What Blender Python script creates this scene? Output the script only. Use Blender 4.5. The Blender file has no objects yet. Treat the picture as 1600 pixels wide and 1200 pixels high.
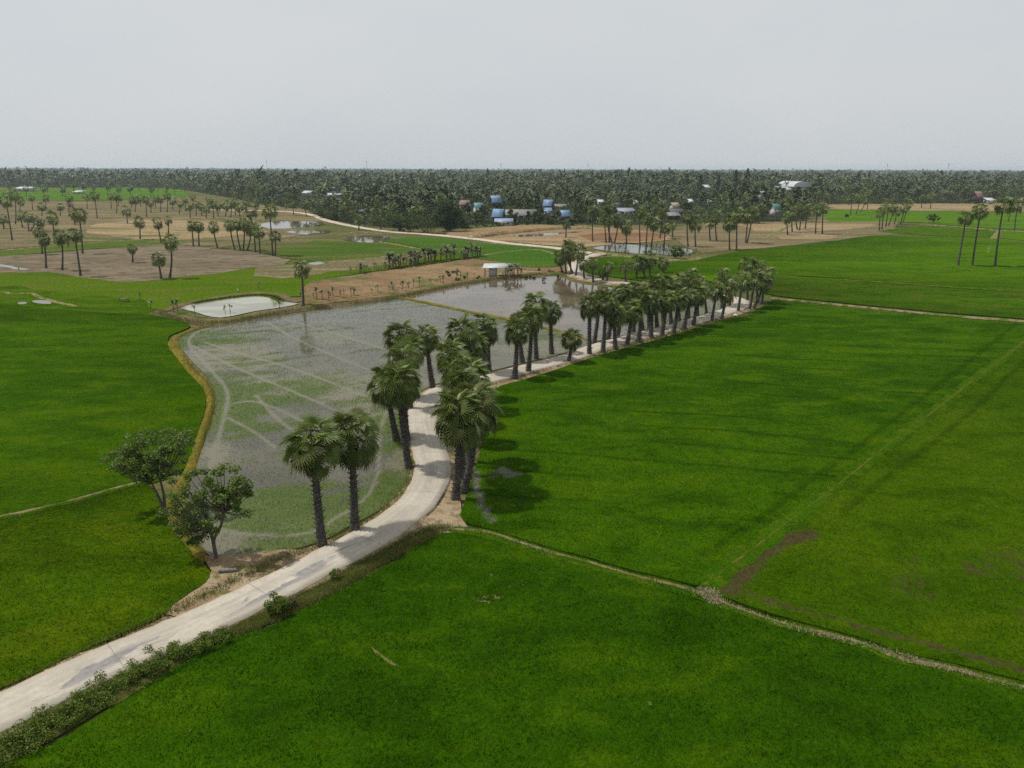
import bpy, math, random
import numpy as np
from mathutils import Vector, Matrix
random.seed(7); rng = np.random.default_rng(7)
S = bpy.context.scene
COL = S.collection
PI = math.pi

# ------------------------------------------------------------------ camera
H, F = 30.0, 1130.0
PITCH = math.atan((600 - 263.0) / F); ROLL = 0.0025
fw = np.array([0, math.cos(PITCH), -math.sin(PITCH)])
r0 = np.array([1.0, 0, 0]); u0 = np.array([0, math.sin(PITCH), math.cos(PITCH)])
rt = r0 * math.cos(ROLL) + u0 * math.sin(ROLL); up = u0 * math.cos(ROLL) - r0 * math.sin(ROLL)
cd = bpy.data.cameras.new('camera'); cam = bpy.data.objects.new('camera', cd); COL.objects.link(cam)
cam.matrix_world = Matrix(((rt[0], up[0], -fw[0], 0), (rt[1], up[1], -fw[1], 0), (rt[2], up[2], -fw[2], H), (0, 0, 0, 1)))
cd.sensor_width = 36; cd.lens = F / 1600 * 36; cd.clip_start = .5; cd.clip_end = 30000
S.camera = cam

def ray(x, y): return fw + (x - 800) / F * rt - (y - 600) / F * up
def P(x, y, h=0.0):                       # where the line of sight through a photo pixel meets the height h
    d = ray(x, y); t = (H - h) / max(-d[2], 1e-4)
    return (d[0] * t, d[1] * t)
def PV(x, y, Y):                          # ... meets the upright plane at distance Y
    d = ray(x, y); t = Y / d[1]
    return d[0] * t, H + d[2] * t
def proj(X, Y, Z=0):
    X = np.asarray(X, float); Y = np.asarray(Y, float)
    v = [X, Y, np.zeros_like(X) + Z - H]
    dp = sum(v[i] * fw[i] for i in range(3)); dx = sum(v[i] * rt[i] for i in range(3)); dy = sum(v[i] * up[i] for i in range(3))
    dp = np.maximum(dp, 1e-3)
    return 800 + F * dx / dp, 600 - F * dy / dp

# ------------------------------------------------------------------ noise in python
_tab = rng.random((256, 256))
def vnoise(x, y):
    x = np.asarray(x, float); y = np.asarray(y, float)
    xi = np.floor(x).astype(int); yi = np.floor(y).astype(int); fx = x - xi; fy = y - yi
    fx = fx * fx * (3 - 2 * fx); fy = fy * fy * (3 - 2 * fy)
    g = lambda a, b: _tab[a & 255, b & 255]
    return (g(xi, yi) * (1 - fx) + g(xi + 1, yi) * fx) * (1 - fy) + (g(xi, yi + 1) * (1 - fx) + g(xi + 1, yi + 1) * fx) * fy
def fbm(x, y, o=4):
    s = 0; a = .5; t = 0
    for k in range(o):
        s = s + a * vnoise(x * 2 ** k + 17 * k, y * 2 ** k + 31 * k); t += a; a *= .5
    return s / t
def sstep(a, b, x):
    t = np.clip((x - a) / (b - a), 0, 1); return t * t * (3 - 2 * t)

# ------------------------------------------------------------------ mesh helpers
def np_mesh(name, verts, faces, mats=(), midx=None, smooth=False):
    me = bpy.data.meshes.new(name)
    verts = np.ascontiguousarray(verts, np.float32)
    if not isinstance(faces, list): faces = [faces]
    faces = [np.asarray(f, np.int32) for f in faces if len(f)]
    me.vertices.add(len(verts)); me.vertices.foreach_set('co', verts.ravel())
    loops = np.concatenate([f.ravel() for f in faces])
    tot = np.concatenate([np.full(len(f), f.shape[1]) for f in faces])
    st = np.concatenate([[0], np.cumsum(tot)[:-1]]).astype(np.int32)
    me.loops.add(len(loops)); me.loops.foreach_set('vertex_index', loops)
    me.polygons.add(len(tot)); me.polygons.foreach_set('loop_start', st)
    for m in mats: me.materials.append(m)
    if midx is not None: me.polygons.foreach_set('material_index', np.asarray(midx, np.int32))
    if smooth: me.polygons.foreach_set('use_smooth', np.ones(len(tot), bool))
    me.update(calc_edges=True)
    return me
class MB:
    """collects quads / tris / tubes of several materials into one mesh"""
    def __init__(s): s.v = []; s.q = []; s.t = []; s.qm = []; s.tm = []; s.n = 0
    def add(s, v, f, m=0):
        v = np.asarray(v, float); f = np.asarray(f, int)
        s.v.append(v)
        (s.q if f.shape[1] == 4 else s.t).append(f + s.n); (s.qm if f.shape[1] == 4 else s.tm).append(np.full(len(f), m)); s.n += len(v)
    def box(s, c, d, m=0, rz=0):
        c = np.asarray(c, float); x, y, z = np.asarray(d, float) / 2
        v = np.array([[-x, -y, -z], [x, -y, -z], [x, y, -z], [-x, y, -z], [-x, -y, z], [x, -y, z], [x, y, z], [-x, y, z]])
        if rz: v[:, :2] = v[:, :2] @ np.array([[math.cos(rz), math.sin(rz)], [-math.sin(rz), math.cos(rz)]])
        s.add(v + c, [[0, 3, 2, 1], [4, 5, 6, 7], [0, 1, 5, 4], [1, 2, 6, 5], [2, 3, 7, 6], [3, 0, 4, 7]], m)
    def tube(s, pts, rad, n=6, m=0, cap=True):
        pts = np.asarray(pts, float); k = len(pts); rad = np.zeros(k) + np.asarray(rad, float)
        d = np.gradient(pts, axis=0); d /= np.linalg.norm(d, axis=1)[:, None] + 1e-9
        ref = np.array([1.0, 0, 0]) if abs(d[0][0]) < .8 else np.array([0, 1.0, 0])
        a = np.cross(d, ref); a /= np.linalg.norm(a, axis=1)[:, None] + 1e-9; b = np.cross(d, a)
        th = np.arange(n) / n * 2 * PI
        v = pts[:, None] + rad[:, None, None] * (np.cos(th)[None, :, None] * a[:, None] + np.sin(th)[None, :, None] * b[:, None])
        f = [[i * n + j, i * n + (j + 1) % n, (i + 1) * n + (j + 1) % n, (i + 1) * n + j] for i in range(k - 1) for j in range(n)]
        s.add(v.reshape(-1, 3), f, m)
        if cap:
            o = s.n; s.v.append(pts[-1][None]); s.n += 1
            s.t.append(np.array([[o - n + j, o - n + (j + 1) % n, o] for j in range(n)])); s.tm.append(np.full(n, m))
    def mesh(s, name, mats, smooth=False):
        fs = []; mi = []
        if s.q: fs.append(np.concatenate(s.q)); mi.append(np.concatenate(s.qm))
        if s.t: fs.append(np.concatenate(s.t)); mi.append(np.concatenate(s.tm))
        return np_mesh(name, np.concatenate(s.v), fs, mats, np.concatenate(mi), smooth)
    def build(s, name, mats, parent=None, smooth=False):
        return ob(name, s.mesh(name, mats if isinstance(mats, (list, tuple)) else [mats], smooth), parent)
def ob(name, me, parent=None):
    o = bpy.data.objects.new(name, me); COL.objects.link(o)
    if parent: o.parent = parent
    return o
def tag(o, label, cat=None, group=None, kind=None):
    o['label'] = label
    if cat: o['category'] = cat
    if group: o['group'] = group
    if kind: o['kind'] = kind
    return o
def thing(name, label, cat, loc=(0, 0, 0), rz=0, group=None):
    o = bpy.data.objects.new(name, None); COL.objects.link(o); o.empty_display_size = .5
    o.location = loc; o.rotation_euler = (0, 0, rz)
    return tag(o, label, cat, group)

# ------------------------------------------------------------------ material helpers
class NT:
    def __init__(s, name):
        s.m = bpy.data.materials.new(name); s.m.use_nodes = True; s.t = s.m.node_tree; s.t.nodes.clear()
        s.out = s.t.nodes.new('ShaderNodeOutputMaterial')
        s.tc = s.t.nodes.new('ShaderNodeTexCoord')
    def n(s, typ, **kw):
        x = s.t.nodes.new(typ)
        for k, v in kw.items(): setattr(x, k, v)
        return x
    def put(s, sock, v):
        if isinstance(v, bpy.types.NodeSocket): s.t.links.new(v, sock)
        elif isinstance(v, (tuple, list)) and len(v) == 3 and sock.type == 'RGBA': sock.default_value = (*v, 1)
        else: sock.default_value = v
    @property
    def obj(s): return s.tc.outputs['Object']
    def map(s, vec, rz=0, sc=(1, 1, 1), loc=(0, 0, 0)):
        x = s.n('ShaderNodeMapping', vector_type='TEXTURE') if False else s.n('ShaderNodeMapping')
        s.put(x.inputs['Vector'], vec); x.inputs['Rotation'].default_value = (0, 0, rz); x.inputs['Scale'].default_value = sc; x.inputs['Location'].default_value = loc
        return x.outputs[0]
    def noise(s, scale, detail=4, rough=.55, vec=None, dist=0):
        x = s.n('ShaderNodeTexNoise'); s.put(x.inputs['Vector'], vec if vec is not None else s.obj)
        x.inputs['Scale'].default_value = scale; x.inputs['Detail'].default_value = detail; x.inputs['Roughness'].default_value = rough; x.inputs['Distortion'].default_value = dist
        y = s.n('ShaderNodeMapRange'); s.t.links.new(x.outputs['Fac'], y.inputs['Value']); y.inputs['From Min'].default_value = .27; y.inputs['From Max'].default_value = .73
        return y.outputs['Result']
    def rng(s, v, a, b, c=0.0, d=1.0, smooth=True):
        x = s.n('ShaderNodeMapRange', interpolation_type='SMOOTHSTEP' if smooth else 'LINEAR')
        s.put(x.inputs['Value'], v)
        for k, q in zip(('From Min', 'From Max', 'To Min', 'To Max'), (a, b, c, d)): s.put(x.inputs[k], q)
        return x.outputs['Result']
    def math(s, op, a, b=None):
        x = s.n('ShaderNodeMath', operation=op); s.put(x.inputs[0], a)
        if b is not None: s.put(x.inputs[1], b)
        return x.outputs[0]
    def mix(s, f, a, b, mode='MIX'):
        x = s.n('ShaderNodeMix', data_type='RGBA', blend_type=mode)
        s.put(x.inputs['Factor'], f); s.put(x.inputs['A'], a) if False else None
        s.put(x.inputs[6], a); s.put(x.inputs[7], b)
        return x.outputs[2]
    def scale(s, col, f):
        x = s.n('ShaderNodeVectorMath', operation='SCALE'); s.put(x.inputs[0], col); s.put(x.inputs['Scale'], f)
        return x.outputs[0]
    def attr(s, name):
        x = s.n('ShaderNodeAttribute', attribute_name=name); return x.outputs['Fac']
    def island(s): return s.n('ShaderNodeNewGeometry').outputs['Random Per Island']
    def rand(s): return s.n('ShaderNodeObjectInfo').outputs['Random']
    def bump(s, h, strength=.5, dist=.1):
        x = s.n('ShaderNodeBump'); s.put(x.inputs['Height'], h); x.inputs['Strength'].default_value = strength; x.inputs['Distance'].default_value = dist
        return x.outputs[0]
    def bsdf(s, col, rough=.7, spec=.3, bump=None, metal=0, ior=None):
        x = s.n('ShaderNodeBsdfPrincipled'); s.put(x.inputs['Base Color'], col); s.put(x.inputs['Roughness'], rough)
        s.put(x.inputs['Specular IOR Level'], spec); x.inputs['Metallic'].default_value = metal
        if bump is not None: s.put(x.inputs['Normal'], bump)
        if ior: x.inputs['IOR'].default_value = ior
        return x.outputs[0]
    def mixs(s, f, a, b):
        x = s.n('ShaderNodeMixShader'); s.put(x.inputs[0], f); s.put(x.inputs[1], a); s.put(x.inputs[2], b); return x.outputs[0]
    def done(s, sh): s.put(s.out.inputs['Surface'], sh); return s.m

def m_rice(name, dark, light, yellow, ang=0.0, lines=0.0, lang=0.0, lsp=7.0, vary=1.0, stretch=4.0, mudcol=(.10, .085, .06)):
    t = NT(name)
    v1 = t.map(t.obj, ang, (1.0 / stretch, 1, 1))
    big = t.noise(.045, 4, .55, v1, .4)
    c = t.mix(t.rng(big, .36, .66), dark, light)
    mid = t.noise(.22, 5, .62, t.map(t.obj, ang, (.5, 1, 1)), .3)
    c = t.mix(t.math('MULTIPLY', t.rng(mid, .52, .78), .75 * vary), c, yellow)
    c = t.mix(t.math('MULTIPLY', t.rng(mid, .46, .26), .55 * vary), c, tuple(x * .62 for x in dark))
    hh = t.noise(.9, 4, .65)
    c = t.scale(c, t.rng(hh, .1, .9, .86, 1.16, False))
    fine = t.noise(4.2, 3, .7)
    c = t.scale(c, t.rng(fine, .1, .9, .76, 1.26, False))
    if lines:
        w = t.map(t.obj, lang, (1, 1, 1))
        sx = t.n('ShaderNodeSeparateXYZ'); t.put(sx.inputs[0], w)
        wob = t.math('MULTIPLY', t.noise(.03, 2, .5), lsp * .5)
        a = t.math('FRACT', t.math('DIVIDE', t.math('ADD', sx.outputs[1], wob), lsp))
        ln = t.rng(t.math('ABSOLUTE', t.math('SUBTRACT', a, .5)), .5 / lsp * 1.0, .12 / lsp, 0, 1)
        brk = t.rng(t.noise(.06, 3, .6, t.map(t.obj, lang, (.6, 1, 1), (40, 3, 0))), .40, .75)
        c = t.mix(t.math('MULTIPLY', t.math('MULTIPLY', ln, brk), lines), c, tuple(x * .35 for x in dark))
    mud = t.attr('mud')
    mf = t.rng(t.math('ADD', mud, t.math('MULTIPLY', t.math('SUBTRACT', t.noise(2.3, 5, .72), .5), 1.1)), .40, .66)
    mc = t.mix(t.noise(2.0, 4), tuple(x * .7 for x in mudcol), tuple(x * 1.25 for x in mudcol))
    c = t.mix(mf, c, mc)
    fu = t.math('MULTIPLY', t.attr('furrow'), t.rng(t.noise(.5, 4, .7), .15, .55, .25, 1))
    c = t.mix(fu, c, tuple(x * .38 for x in dark))
    dry = t.attr('dry')
    df = t.rng(t.math('ADD', dry, t.math('MULTIPLY', t.math('SUBTRACT', t.noise(1.6, 5, .7), .5), 1.0)), .4, .62)
    c = t.mix(df, c, t.mix(t.noise(3, 3), (.23, .17, .07), (.36, .30, .17)))
    wet = t.attr('wet')
    rough = t.mix(wet, (.75, .75, .75), (.06, .06, .06))
    b = t.bump(t.math('ADD', t.noise(3.2, 4, .7), t.math('MULTIPLY', t.noise(.8, 3), .8)), .75, .22)
    return t.done(t.bsdf(c, rough, t.rng(wet, 0, 1, .0, .5), b))

def m_soil(name, a, b, c, scale=.3, ang=0, rows=0.0, rsp=.8, green=None, gamt=.5, bump=.5, stretch=1.0):
    t = NT(name)
    v = t.map(t.obj, ang, (1 / stretch, 1, 1))
    n1 = t.noise(scale * .25, 4, .6, v, .5); n2 = t.noise(scale * 1.3, 5, .65, v); n3 = t.noise(scale * 12, 4, .7)
    col = t.mix(t.rng(n1, .35, .65), a, b)
    col = t.mix(t.math('MULTIPLY', t.rng(n2, .48, .72), .8), col, c)
    col = t.scale(col, t.rng(n3, .25, .75, .7, 1.3, False))
    if rows:
        w = t.n('ShaderNodeTexWave'); t.put(w.inputs['Vector'], t.map(t.obj, ang, (1, 1, 1))); w.inputs['Scale'].default_value = .314 / rsp * 1.0
        w.bands_direction = 'Y'; w.inputs['Distortion'].default_value = 3; w.inputs['Detail'].default_value = 2; w.inputs['Detail Scale'].default_value = .6
        col = t.scale(col, t.rng(w.outputs['Fac'], 0, 1, 1 - rows, 1 + rows, False))
    if green:
        g = t.rng(t.noise(scale * .6, 5, .68, t.map(t.obj, ang, (1 / stretch, 1, 1), (9, 4, 0))), .62 - gamt * .3, .78 - gamt * .3)
        col = t.mix(t.math('MULTIPLY', g, .85), col, t.mix(t.noise(scale * 3, 3), green, tuple(x * 1.5 for x in green)))
    return t.done(t.bsdf(col, .9, .0, t.bump(n3, bump, .12)))

def m_leaf(name, a, b, c, rough=.5, spec=.2, per_obj=.25, trans=.0):
    t = NT(name); r = t.island()
    col = t.mix(t.rng(r, 0, .6, 0, 1, False), a, b)
    col = t.mix(t.rng(r, .72, 1.0, 0, 1, False), col, c)
    r2 = t.n('ShaderNodeTexWhiteNoise', noise_dimensions='1D'); t.put(r2.inputs['W'], t.math('MULTIPLY', r, 91.7))
    col = t.scale(col, t.rng(r2.outputs['Value'], 0, 1, .7, 1.3, False))
    if per_obj: col = t.scale(col, t.rng(t.rand(), 0, 1, 1 - per_obj, 1 + per_obj, False))
    sh = t.bsdf(col, rough, spec)
    if trans:
        tr = t.n('ShaderNodeBsdfTranslucent'); t.put(tr.inputs[0], t.scale(col, 1.3)); sh = t.mixs(trans, sh, tr.outputs[0])
    return t.done(sh)
def m_plain(name, col, rough=.7, spec=.3, var=.18, scale=2.0, metal=0):
    t = NT(name); n = t.noise(scale, 4, .65)
    return t.done(t.bsdf(t.scale(col, t.rng(n, .25, .75, 1 - var, 1 + var, False)), rough, spec, t.bump(n, .2, .03), metal))

# materials
G_D, G_L, G_Y = (.019, .063, .0045), (.027, .080, .005), (.042, .088, .006)
M_front = m_rice('rice_deep_green', (.0225, .064, .0009), (.029, .078, .001), (.042, .090, .0012), ang=-.32, stretch=3, mudcol=(.014, .042, .002))
M_big = m_rice('rice_green', (.027, .074, .001), (.036, .090, .0012), (.053, .104, .0015), ang=-.42, lines=.55, lang=.20, lsp=5.5, stretch=4)
M_right = m_rice('rice_thin_green', (.034, .076, .001), (.044, .090, .0012), (.056, .096, .002), ang=.5, vary=.8, mudcol=(.058, .049, .018))
M_left = m_rice('rice_light_green', (.029, .076, .001), (.040, .090, .0012), (.058, .104, .0015), ang=.1, stretch=4, vary=.8)
M_lowleft = m_rice('rice_lime_green', (.042, .088, .001), (.056, .102, .0012), (.078, .114, .002), ang=.35, stretch=2, vary=.9)
M_far = m_rice('rice_far_green', (.046, .112, .0015), (.062, .130, .002), (.086, .140, .0025), ang=.06, stretch=7, vary=.7)
M_olive = m_rice('rice_olive', (.048, .096, .003), (.044, .104, .002), (.080, .094, .010), ang=.06, stretch=7, vary=1.2)
M_lime = m_rice('rice_lime_far', (.055, .125, .006), (.075, .150, .008), (.085, .14, .012), ang=.06, stretch=6, vary=.7)
M_mead = m_soil('meadow', (.046, .092, .003), (.060, .106, .004), (.088, .096, .016), .12, stretch=3, bump=.4)
M_ground = m_soil('earth_and_grass', (.075, .082, .028), (.13, .105, .055), (.06, .085, .022), .05, stretch=3, bump=.3)
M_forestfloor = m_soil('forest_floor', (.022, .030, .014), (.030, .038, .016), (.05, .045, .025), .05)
M_tan = m_soil('tan_field', (.22, .16, .085), (.26, .20, .115), (.19, .135, .075), .06, stretch=4, green=(.07, .085, .025), gamt=-.15)
M_brown = m_soil('brown_field', (.150, .118, .066), (.125, .104, .056), (.20, .16, .095), .07, stretch=4, green=(.06, .075, .025), gamt=.1)
M_plough = m_soil('ploughed_earth', (.140, .112, .076), (.175, .142, .098), (.092, .074, .048), .25, ang=.25, rows=.28, rsp=2.2, stretch=2, green=(.06, .07, .03), gamt=-.1)
M_garden = m_soil('garden_earth', (.17, .11, .06), (.22, .15, .085), (.15, .11, .06), .15, ang=-.5, rows=.22, rsp=2.4, green=(.06, .08, .02), gamt=.15)
M_terrace = m_soil('bare_orange_earth', (.225, .16, .088), (.27, .20, .12), (.17, .12, .07), .06, stretch=5)
M_redearth = m_soil('reddish_earth', (.17, .095, .055), (.21, .125, .07), (.12, .085, .045), .06, stretch=4)
M_young = m_soil('young_crop', (.048, .086, .012), (.062, .10, .016), (.095, .10, .03), .08, stretch=4, bump=.3)
M_young2 = m_soil('young_crop_bright', (.036, .090, .009), (.047, .104, .010), (.060, .094, .016), .08, stretch=4, bump=.3)
M_bankE = m_soil('earth_bank_soil', (.14, .10, .06), (.17, .125, .075), (.10, .09, .04), .5, green=(.055, .085, .015), gamt=.25)
M_bankY = m_soil('yellow_grass_bank', (.165, .13, .022), (.19, .15, .03), (.12, .115, .02), .5, green=(.07, .09, .015), gamt=.3)
M_bankG = m_soil('green_grass_bank', (.046, .095, .004), (.062, .108, .005), (.11, .12, .012), .4, bump=.6)
M_bankR = m_soil('rice_green_bank', (.029, .077, .002), (.037, .088, .0022), (.062, .10, .004), .5, bump=.6)
M_path = m_soil('trodden_path', (.20, .16, .08), (.26, .21, .12), (.10, .11, .03), .8, green=(.045, .085, .006), gamt=.5)
M_sand = m_soil('sandy_verge', (.27, .20, .12), (.33, .26, .17), (.20, .14, .085), .7, green=(.09, .09, .025), gamt=.12)
M_dirt = m_soil('dirt_road', (.44, .38, .29), (.50, .44, .35), (.38, .32, .24), .4)

def m_road():
    t = NT('pale_concrete')
    uv = t.tc.outputs['UV']; sx = t.n('ShaderNodeSeparateXYZ'); t.put(sx.inputs[0], uv); u, v = sx.outputs[0], sx.outputs[1]
    n1 = t.noise(.25, 4, .6); n2 = t.noise(2.5, 5, .65); n3 = t.noise(18, 3, .7)
    col = t.mix(t.rng(n1, .35, .65), (.375, .338, .278), (.43, .39, .325))
    col = t.mix(t.math('MULTIPLY', t.rng(n2, .45, .75), .5), col, (.35, .31, .25))
    # worn grey patches down the middle
    wv = t.n('ShaderNodeCombineXYZ'); t.put(wv.inputs[0], t.math('MULTIPLY', u, .11)); t.put(wv.inputs[1], t.math('MULTIPLY', v, .45))
    w = t.noise(1.0, 6, .72, wv.outputs[0], .6)
    mid = t.rng(t.math('ABSOLUTE', t.math('ADD', v, .15)), 1.15, .25)
    near = t.rng(u, 40, 30)
    stain = t.math('MULTIPLY', t.math('MULTIPLY', t.rng(w, .58, .68), mid), t.rng(near, 0, 1, .25, 1))
    col = t.mix(stain, col, t.mix(n2, (.17, .16, .16), (.27, .255, .24)))
    tw = t.n('ShaderNodeCombineXYZ'); t.put(tw.inputs[0], t.math('MULTIPLY', u, .05)); t.put(tw.inputs[1], t.math('MULTIPLY', v, 2.2))
    col = t.scale(col, t.rng(t.noise(1.0, 5, .6, tw.outputs[0]), .1, .9, .84, 1.1, False))
    cwv = t.noise(.7, 4, .6); ck = t.rng(t.math('ABSOLUTE', t.math('SUBTRACT', cwv, .5)), .012, .004)
    col = t.mix(t.math('MULTIPLY', ck, .3), col, (.2, .18, .15))
    # sand drifted along the edges
    ed = t.math('ADD', t.math('ABSOLUTE', v), t.math('MULTIPLY', t.math('SUBTRACT', n2, .5), 1.0))
    col = t.mix(t.math('MULTIPLY', t.rng(ed, 1.55, 1.95), .7), col, (.40, .33, .23))
    # joints between slabs
    a = t.math('FRACT', t.math('DIVIDE', u, 10.0))
    jn = t.rng(t.math('ABSOLUTE', t.math('SUBTRACT', a, .5)), .006, .002)
    col = t.mix(t.math('MULTIPLY', jn, .55), col, (.16, .145, .12))
    col = t.scale(col, t.rng(n3, .3, .7, .93, 1.07, False))
    return t.done(t.bsdf(col, .85, .2, t.bump(n3, .15, .02)))
M_road = m_road()

def m_water(name, mud, rough=.05, bumpd=.02, bs=.6, spr=True, mudn=None):
    t = NT(name)
    n = t.noise(.12, 5, .6, t.map(t.obj, -.4, (.5, 1, 1)))
    c = t.mix(t.rng(n, .35, .65), tuple(x * .8 for x in mud), tuple(x * 1.2 for x in mud))
    w = t.bsdf(c, t.rng(n, .3, .7, rough * .7, rough * 1.6), .5, t.bump(t.noise(bs, 3, .5), .12, bumpd), ior=1.33)
    if not spr: return t.done(w)
    s = t.attr('sprout')
    fine = t.noise(5.0, 4, .75, t.map(t.obj, -.35, (1, .6, 1))); med = t.noise(.8, 5, .7)
    x = t.math('ADD', s, t.math('MULTIPLY', t.math('SUBTRACT', med, .5), .9))
    x = t.math('ADD', x, t.math('MULTIPLY', t.math('SUBTRACT', fine, .5), 1.5))
    f = t.rng(x, .18, 1.05)
    gc = t.mix(t.rng(med, .3, .7), (.040, .080, .003), (.062, .092, .010))
    gc = t.mix(t.rng(s, .2, .8), (.072, .080, .032), gc)
    g = t.bsdf(gc, .7, .2)
    # pale mud shoals that stand just proud of the water
    sh = t.attr('shoal')
    pf = t.rng(t.math('ADD', sh, t.math('MULTIPLY', t.math('SUBTRACT', t.noise(3.5, 4, .7), .5), 1.0)), .35, .7)
    pb = t.bsdf(t.mix(t.noise(6, 3), (.115, .107, .066), (.185, .172, .112)), .5, .4)
    return t.done(t.mixs(t.math('MULTIPLY', f, .92), t.mixs(t.math('MULTIPLY', pf, .8), w, pb), g))
M_w1 = m_water('shallow_paddy_water', (.066, .060, .038), .10)
M_w2 = m_water('muddy_paddy_water', (.098, .074, .048), .05)
M_pond = m_water('pond_water', (.25, .25, .18), .04, spr=False)
M_pond2 = m_water('dull_pond_water', (.085, .09, .055), .09, spr=False, bumpd=.06)
M_pool = m_water('far_pool_water', (.10, .085, .06), .03, spr=False)

def m_fan():
    t = NT('fan_leaf'); r = t.island()
    h = t.attr('age')                       # 0 young upright leaf .. 1 old hanging leaf
    r2 = t.n('ShaderNodeTexWhiteNoise', noise_dimensions='1D'); t.put(r2.inputs['W'], t.math('MULTIPLY', r, 77.7))
    col = t.mix(h, (.096, .150, .014), (.096, .128, .024))
    col = t.mix(t.rng(r2.outputs['Value'], .74, 1, 0, .9), col, (.19, .19, .085))
    col = t.scale(col, t.rng(r2.outputs['Value'], 0, 1, .68, 1.25, False))
    col = t.scale(col, t.rng(t.rand(), 0, 1, .82, 1.16, False))
    tr = t.n('ShaderNodeBsdfTranslucent'); t.put(tr.inputs[0], t.scale(col, 1.2))
    return t.done(t.mixs(.22, t.bsdf(col, .42, .28), tr.outputs[0]))
M_fan = m_fan()
M_petiole = m_plain('leaf_stalk', (.12, .125, .04), .5, .4)
M_dead = m_leaf('dead_fan_leaf', (.13, .085, .048), (.17, .115, .065), (.24, .18, .12), .7, .2)
def m_trunk():
    t = NT('palm_bark'); v = t.map(t.obj, 0, (2, 2, 7)); n = t.noise(1.2, 5, .7, v); n2 = t.noise(6, 3)
    c = t.mix(t.rng(n, .3, .7), (.042, .038, .033), (.115, .105, .092)); c = t.scale(c, t.rng(n2, .3, .7, .75, 1.25, False))
    return t.done(t.bsdf(c, .85, .15, t.bump(n, .8, .08)))
M_trunk = m_trunk()
M_bark = m_plain('tree_bark', (.085, .072, .058), .85, .2, .3, 6)
M_leafA = m_leaf('tree_leaf', (.070, .120, .013), (.102, .155, .018), (.16, .21, .045), .5, .22, .12, .2)
M_leafDark = m_leaf('dark_tree_leaf', (.020, .042, .010), (.032, .060, .012), (.055, .085, .02), .55, .15, .25, .1)
M_leafMid = m_leaf('bushy_tree_leaf', (.038, .066, .012), (.058, .090, .016), (.10, .13, .03), .55, .15, .3, .1)
M_leafYel = m_leaf('yellowish_leaf', (.07, .095, .02), (.10, .125, .028), (.14, .15, .04), .55, .3, .25, .15)
M_hedge = m_leaf('hedge_leaf', (.054, .092, .008), (.085, .128, .014), (.21, .24, .075), .6, .06, 0, .2)
M_banana = m_leaf('banana_leaf', (.06, .085, .022), (.085, .11, .03), (.15, .12, .06), .5, .35, .3, .2)
M_bananastem = m_plain('banana_stem', (.16, .125, .075), .7)
M_conif = m_leaf('casuarina_needle', (.020, .030, .016), (.026, .036, .018), (.035, .045, .02), .6, .2, .2)

# ------------------------------------------------------------------ ground-plan helpers
def poly_px(px, h=0.0): return np.array([P(x, y, h) for x, y in px])
def catmull(pts, step=1.0, closed=False):
    pts = np.asarray(pts, float); n = len(pts); out = []
    rngi = range(n if closed else n - 1)
    for i in rngi:
        if closed: a, b, c, d = pts[(i - 1) % n], pts[i], pts[(i + 1) % n], pts[(i + 2) % n]
        else: a, b, c, d = pts[max(i - 1, 0)], pts[i], pts[i + 1], pts[min(i + 2, n - 1)]
        L = np.linalg.norm(c - b); k = max(2, int(L / step))
        t1 = max(np.linalg.norm(b - a), 1e-3) ** .5; t2 = max(L, 1e-3) ** .5; t3 = max(np.linalg.norm(d - c), 1e-3) ** .5
        m1 = (c - b) if (i == 0 and not closed) else t2 * ((b - a) / t1 - (c - a) / (t1 + t2) + (c - b) / t2)
        m2 = (c - b) if (i == n - 2 and not closed) else t2 * ((c - b) / t2 - (d - b) / (t2 + t3) + (d - c) / t3)
        t = (np.arange(k) / k)[:, None]
        out.append((2 * t ** 3 - 3 * t ** 2 + 1) * b + (t ** 3 - 2 * t ** 2 + t) * m1 + (-2 * t ** 3 + 3 * t ** 2) * c + (t ** 3 - t ** 2) * m2)
    if not closed: out.append(pts[-1:])
    return np.concatenate(out)
def linear(pts, step, closed=False):
    pts = np.asarray(pts, float); out = []; n = len(pts)
    for i in range(n if closed else n - 1):
        b, c = pts[i], pts[(i + 1) % n]; k = max(1, int(np.linalg.norm(c - b) / step)); t = (np.arange(k) / k)[:, None]
        out.append(b + (c - b) * t)
    if not closed: out.append(pts[-1:])
    return np.concatenate(out)
def jitter(p, amp, sc=.35):
    p = p.copy(); d = np.linalg.norm(p, axis=1); a = amp * np.clip(d / 60, .5, 6)
    s = sc / np.clip(d / 60, .5, 6)
    p[:, 0] += (fbm(p[:, 0] * s + 5, p[:, 1] * s) - .5) * 2 * a; p[:, 1] += (fbm(p[:, 0] * s + 55, p[:, 1] * s + 9) - .5) * 2 * a
    return p
def inside(poly, x, y):
    c = np.zeros(len(x), bool); j = len(poly) - 1
    for i in range(len(poly)):
        xi, yi = poly[i]; xj, yj = poly[j]
        c ^= ((yi > y) != (yj > y)) & (x < (xj - xi) * (y - yi) / (yj - yi + 1e-12) + xi); j = i
    return c
def seg_dist(pl, x, y, closed=False, near=False):
    best = np.full(len(x), 1e9); bx = np.zeros(len(x)); by = np.zeros(len(x))
    n = len(pl)
    for i in range(n if closed else n - 1):
        a = pl[i]; b = pl[(i + 1) % n]; d = b - a; L = d @ d + 1e-12
        t = np.clip(((x - a[0]) * d[0] + (y - a[1]) * d[1]) / L, 0, 1)
        qx = a[0] + t * d[0]; qy = a[1] + t * d[1]; e = (x - qx) ** 2 + (y - qy) ** 2
        m = e < best; best[m] = e[m]; bx[m] = qx[m]; by[m] = qy[m]
    best = np.sqrt(best)
    return (best, bx, by) if near else best
from mathutils.geometry import tessellate_polygon
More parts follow.
